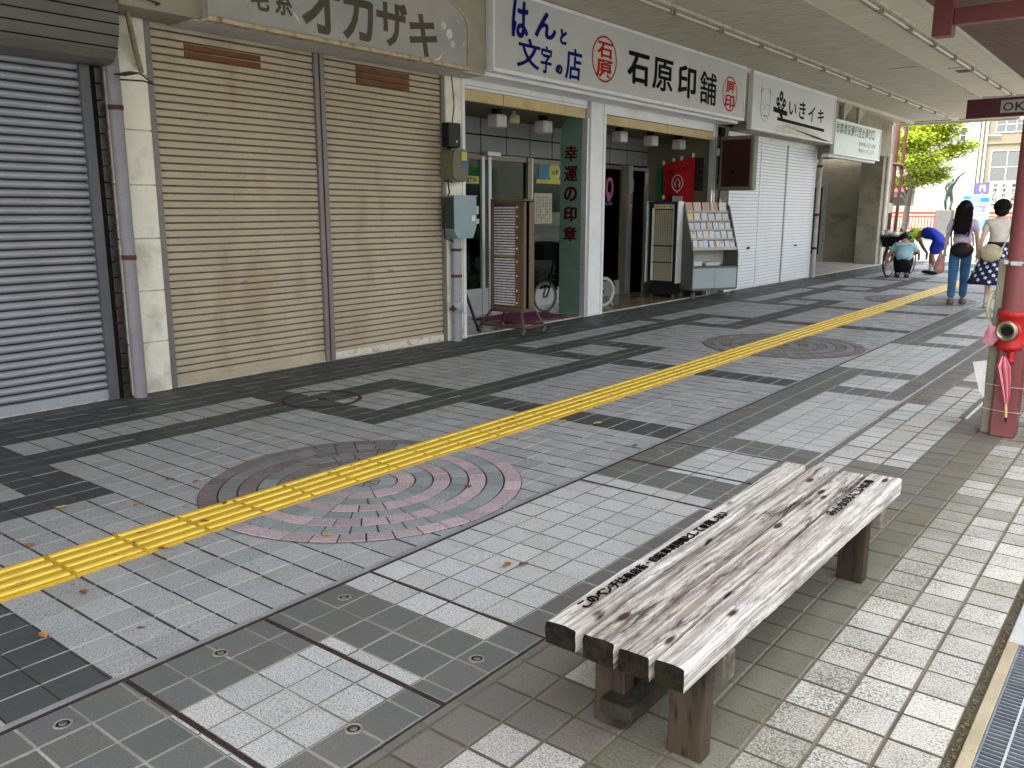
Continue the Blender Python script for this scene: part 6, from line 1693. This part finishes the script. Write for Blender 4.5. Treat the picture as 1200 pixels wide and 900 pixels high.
t = thing('statue', 'green bronze figure with one raised arm on a plain grey plinth', 'statue', (-11.2, 55, 0))
f = MB(); f.bbox(-11.6, -10.75, 54.6, 55.4, 0, 1.45, .03); f.build('plinth', mat('grey_stone', (.09, .088, .08), .8), t)
fn = frame_fn((-11.05, 55, 1.45), .3)
V, E = [], []
pel = w3(0, 0, .95, (.17, .12)); ch = w3(.05, 0, 1.35, (.19, .13)); sh = w3(.10, 0, 1.52, (.14, .10)); nk = w3(.12, 0, 1.62, .06); hd = w3(.14, 0, 1.76, .11)
E += [(pel, ch), (ch, sh), (sh, nk), (nk, hd)]
for d_ in (-1, 1): hp = w3(.10 * d_, 0, .88, .11); kn = w3(.13 * d_, .12 * d_, .48, .08); an = w3(.15 * d_, -.05 * d_, .06, .06); to = w3(.16 * d_, .12, .03, .05); E += [(pel, hp), (hp, kn), (kn, an), (an, to)]
s1 = w3(.28, 0, 1.55, .07); e1 = w3(.42, 0, 1.82, .055); r1 = w3(.66, 0, 2.02, .04); h1 = w3(.80, 0, 2.08, .035); E += [(sh, s1), (s1, e1), (e1, r1), (r1, h1)]
s2 = w3(-.14, 0, 1.48, .07); e2 = w3(-.26, 0, 1.22, .055); r2 = w3(-.14, .05, .98, .04); E += [(sh, s2), (s2, e2), (e2, r2)]
skin('figure', V, E, mat('green_bronze', (.028, .048, .038), .5, .4, .2, 6), t)

t = thing('map_board', 'white town map board with blue headings standing between the two women', 'map board', (-6.1, 35, 0))
f = MB(); f.bbox(-6.60, -5.66, 35, 35.06, 1.08, 1.98, .01); f.build('board', mat('map_pale', (.19, .25, .30), .4, 0, .05, 3), t)
f = MB(); f.box(-6.55, -5.70, 34.992, 35, 1.76, 1.94); f.build('heading', mat('map_heading', (.12, .22, .32), .4), t)
f = MB(); f.ell((-6.42, 34.99, 1.88), .13, .004, .04); f.box(-5.98, -5.72, 34.986, 34.992, 1.74, 1.86); f.build_each('blue_mark', mat('map_blue', (.01, .11, .32), .4), t)
f = MB(); rm = random.Random(2)
for _ in range(14):
    x = rm.uniform(-6.5, -5.85); z = rm.uniform(1.14, 1.66)
    if rm.random() < .5: f.box(x, min(x + rm.uniform(.1, .4), -5.72), 34.988, 34.9915, z, z + .012)
    else: f.box(x, x + .012, 34.988, 34.9915, z, min(z + rm.uniform(.1, .4), 1.70))
f.build('street_lines', mat('map_lines', (.09, .12, .15), .5), t)
f = MB()
for x0, x1, z0, z1 in ((-6.35, -6.15, 1.3, 1.5), (-6.1, -6.0, 1.2, 1.3)): f.box(x0, x1, 34.984, 34.988, z0, z1)
f.build('green_area', mat('map_green', (.2, .38, .2), .5), t)
f = MB(); f.box(-5.92, -5.74, 34.984, 34.988, 1.55, 1.58); f.box(-5.92, -5.80, 34.984, 34.988, 1.50, 1.52); f.build('red_mark', mat('map_red', (.6, .12, .1), .5), t)
f = MB()
for x in (-6.45, -5.80): f.cyl((x, 35.08, 0), (x, 35.08, 1.9), .03, n=10)
f.build('leg', ALU, t)
f = MB(); f.box(-6.6, -5.66, 35.02, 35.05, .78, 1.06); f.build('lower_panel', mat('map_lower', (.11, .20, .27), .4), t)
for x, y, w_, h_, l in ((-5.5, 38, 1.2, .42, 'white stone block beside the map board'), (-4.6, 40, 1.6, .75, 'tall pale planter block behind the woman in the cream top'), (-7.6, 39, 1.4, .35, 'low pale stone seat left of the map board')):
    f = MB(); f.bbox(x - w_ / 2, x + w_ / 2, y, y + .5, 0, h_, .02); f.box(x - w_ / 2 + .05, x + w_ / 2 - .05, y + .05, y + .45, h_, h_ + .03); tag(f.build('stone_block', mat('pale_stone', (.24, .235, .215), .8, 0, .08, 3)), l, 'block')

def windows(parent, y, rects, fm, gm):
    for x0, x1, z0, z1, nv in rects:
        f = MB(); w_ = .07
        f.box(x0, x1, y - .06, y, z0, z0 + w_); f.box(x0, x1, y - .06, y, z1 - w_, z1); f.box(x0, x0 + w_, y - .06, y, z0 + w_, z1 - w_); f.box(x1 - w_, x1, y - .06, y, z0 + w_, z1 - w_)
        for k in range(1, nv): xm = x0 + (x1 - x0) * k / nv; f.box(xm - .03, xm + .03, y - .05, y, z0 + w_, z1 - w_)
        f.box(x0 + w_, x1 - w_, y - .045, y - .005, (z0 + z1) / 2 - .1, (z0 + z1) / 2 - .05)
        fr = f.build('window', fm, parent)
        g = MB(); off = parent_world(parent); g.box(x0 + w_, x1 - w_, y - .02, y - .004, z0 + w_, z1 - w_)
        o = g.build('pane', gm, None)
        for v_ in o.data.vertices: v_.co -= off
        o.parent = fr
WF = mat('white_window_frame', (.34, .34, .33), .5); WG = mat('window_glass_dark', (.03, .035, .038), .5); WG2 = mat('window_glass_pale', (.09, .095, .09), .5)
PW = mat('pale_render', (.235, .232, .222), .85, 0, .06, .6, .02, 8)
t = thing('apartment_building', 'tall white building with one slit window behind the tree', 'building', (-15.2, 78, 0))
f = MB(); f.box(-17.6, -13.35, 75, 84, 0, 13); f.build('wall', PW, t)
windows(t, 75, [(-14.75, -14.25, 6.6, 7.75, 1)], WF, WG)
t = thing('apartment_building', 'beige building with white framed windows and outside pipes beyond the map board', 'building', (-9.5, 78, 0))
BG = mat('beige_render', (.155, .135, .09), .85, 0, .06, .6, .02, 8)
f = MB(); f.box(-13.3, -3, 75, 84, 0, 13); f.box(-13.3, -3, 74.9, 75, 6.35, 6.5); f.build('wall', BG, t)
windows(t, 75, [(-12.3, -9.6, 7.15, 8.5, 4), (-12.45, -10.2, 3.55, 5.9, 2), (-8.8, -6.5, 7.15, 8.5, 3), (-8.8, -6.5, 3.55, 5.9, 2)], WF, WG2)
f = MB()
for x in (-13.15, -12.85): f.cyl((x, 74.85, 0), (x, 74.85, 12), .07, n=8)
f.cyl((-12.85, 74.85, 7.0), (-11.9, 74.85, 7.0), .05, n=8)
f.build('outside_pipe', mat('white_pipe2', (.6, .58, .52), .6), t)
t = thing('shop_sign', 'wide white sign with vertical writing and a purple panel on the beige far building', 'sign', (-11, 74.7, 2.3))
f = MB(); f.box(-12.25, -8.5, 74.6, 74.85, 1.9, 3.5); f.build('panel', mat('far_sign_white', (.25, .245, .23), .5), t)
f = MB(); f.box(-13.25, -12.25, 74.6, 74.85, 2.2, 3.5); f.build('purple_panel', mat('far_sign_purple', (.065, .055, .15), .5), t)
f = MB(); put(f, '桃', (-12.95, 74.58, 2.85), (.5, 0, 0), (0, 0, .5), .03); put(f, '太', (-12.95, 74.58, 2.25), (.5, 0, 0), (0, 0, .5), .03); f.build('white_lettering', WF, t)
f = MB()
for ci, s_ in enumerate(('やきとり', 'わすれな', '串かつ屋', 'お好み焼')):
    for k, ch in enumerate(s_): put(f, ch, (-12.0 + ci * .62, 74.58, 3.12 - k * .36), (.30, 0, 0), (0, 0, .30), .02)
f.build('black_lettering', mat('far_black', (.012, .012, .012), .6), t)
t = thing('apartment_building', 'pale office building glimpsed through and left of the tree crown', 'building', (-26, 92, 0))
f = MB(); f.box(-40, -18.3, 90, 100, 0, 12.5); f.build('wall', mat('cream_render', (.26, .25, .225), .85, 0, .05, .5), t)
windows(t, 90, [(-24.5 + k * 2.4, -23.0 + k * 2.4, z, z + 1.4, 2) for k in range(3) for z in (2.6, 5.6, 8.6)], WF, WG2)
t = thing('shop_house', 'low white house with a dark red awning behind the tree crown', 'building', (-18, 80, 0))
f = MB(); f.box(-21.5, -17.8, 78, 84, 0, 4.2); f.build('wall', PW, t)
f = MB(); f.prism([(78, 3.6), (76.8, 3.0), (76.8, 2.92), (78, 3.45)], 'x', -20.8, -18.2); f.build('awning', mat('awning_red', (.35, .05, .04), .7), t)
windows(t, 78, [(-20.6, -18.6, 1.0, 2.6, 2)], WF, WG)

# row of shops over the road: it stands in the shop glass reflections and bounces light under the arcade
t = thing('opposite_building', 'plain beige row of shops standing across the road, mirrored in the shop glass', 'building', (15, 8, 0))
f = MB(); f.box(15, 24, -25, 40, 0, 6.5); f.build('wall', mat('opposite_render', (.46, .42, .35), .85, 0, .08, .5), t)
for y in range(-22, 38, 6):
    f = MB(); f.box(14.9, 15, y, y + 4.4, .1, 2.6); f.build('shop_window', mat('opposite_glass', (.10, .11, .12), .15), t)
    f = MB(); f.box(14.7, 15, y - .3, y + 4.7, 2.9, 3.6); f.build('sign_band', mat('band_%d' % (y % 3), [(.5, .48, .45), (.3, .1, .08), (.06, .36, .10)][y % 3], .5), t)
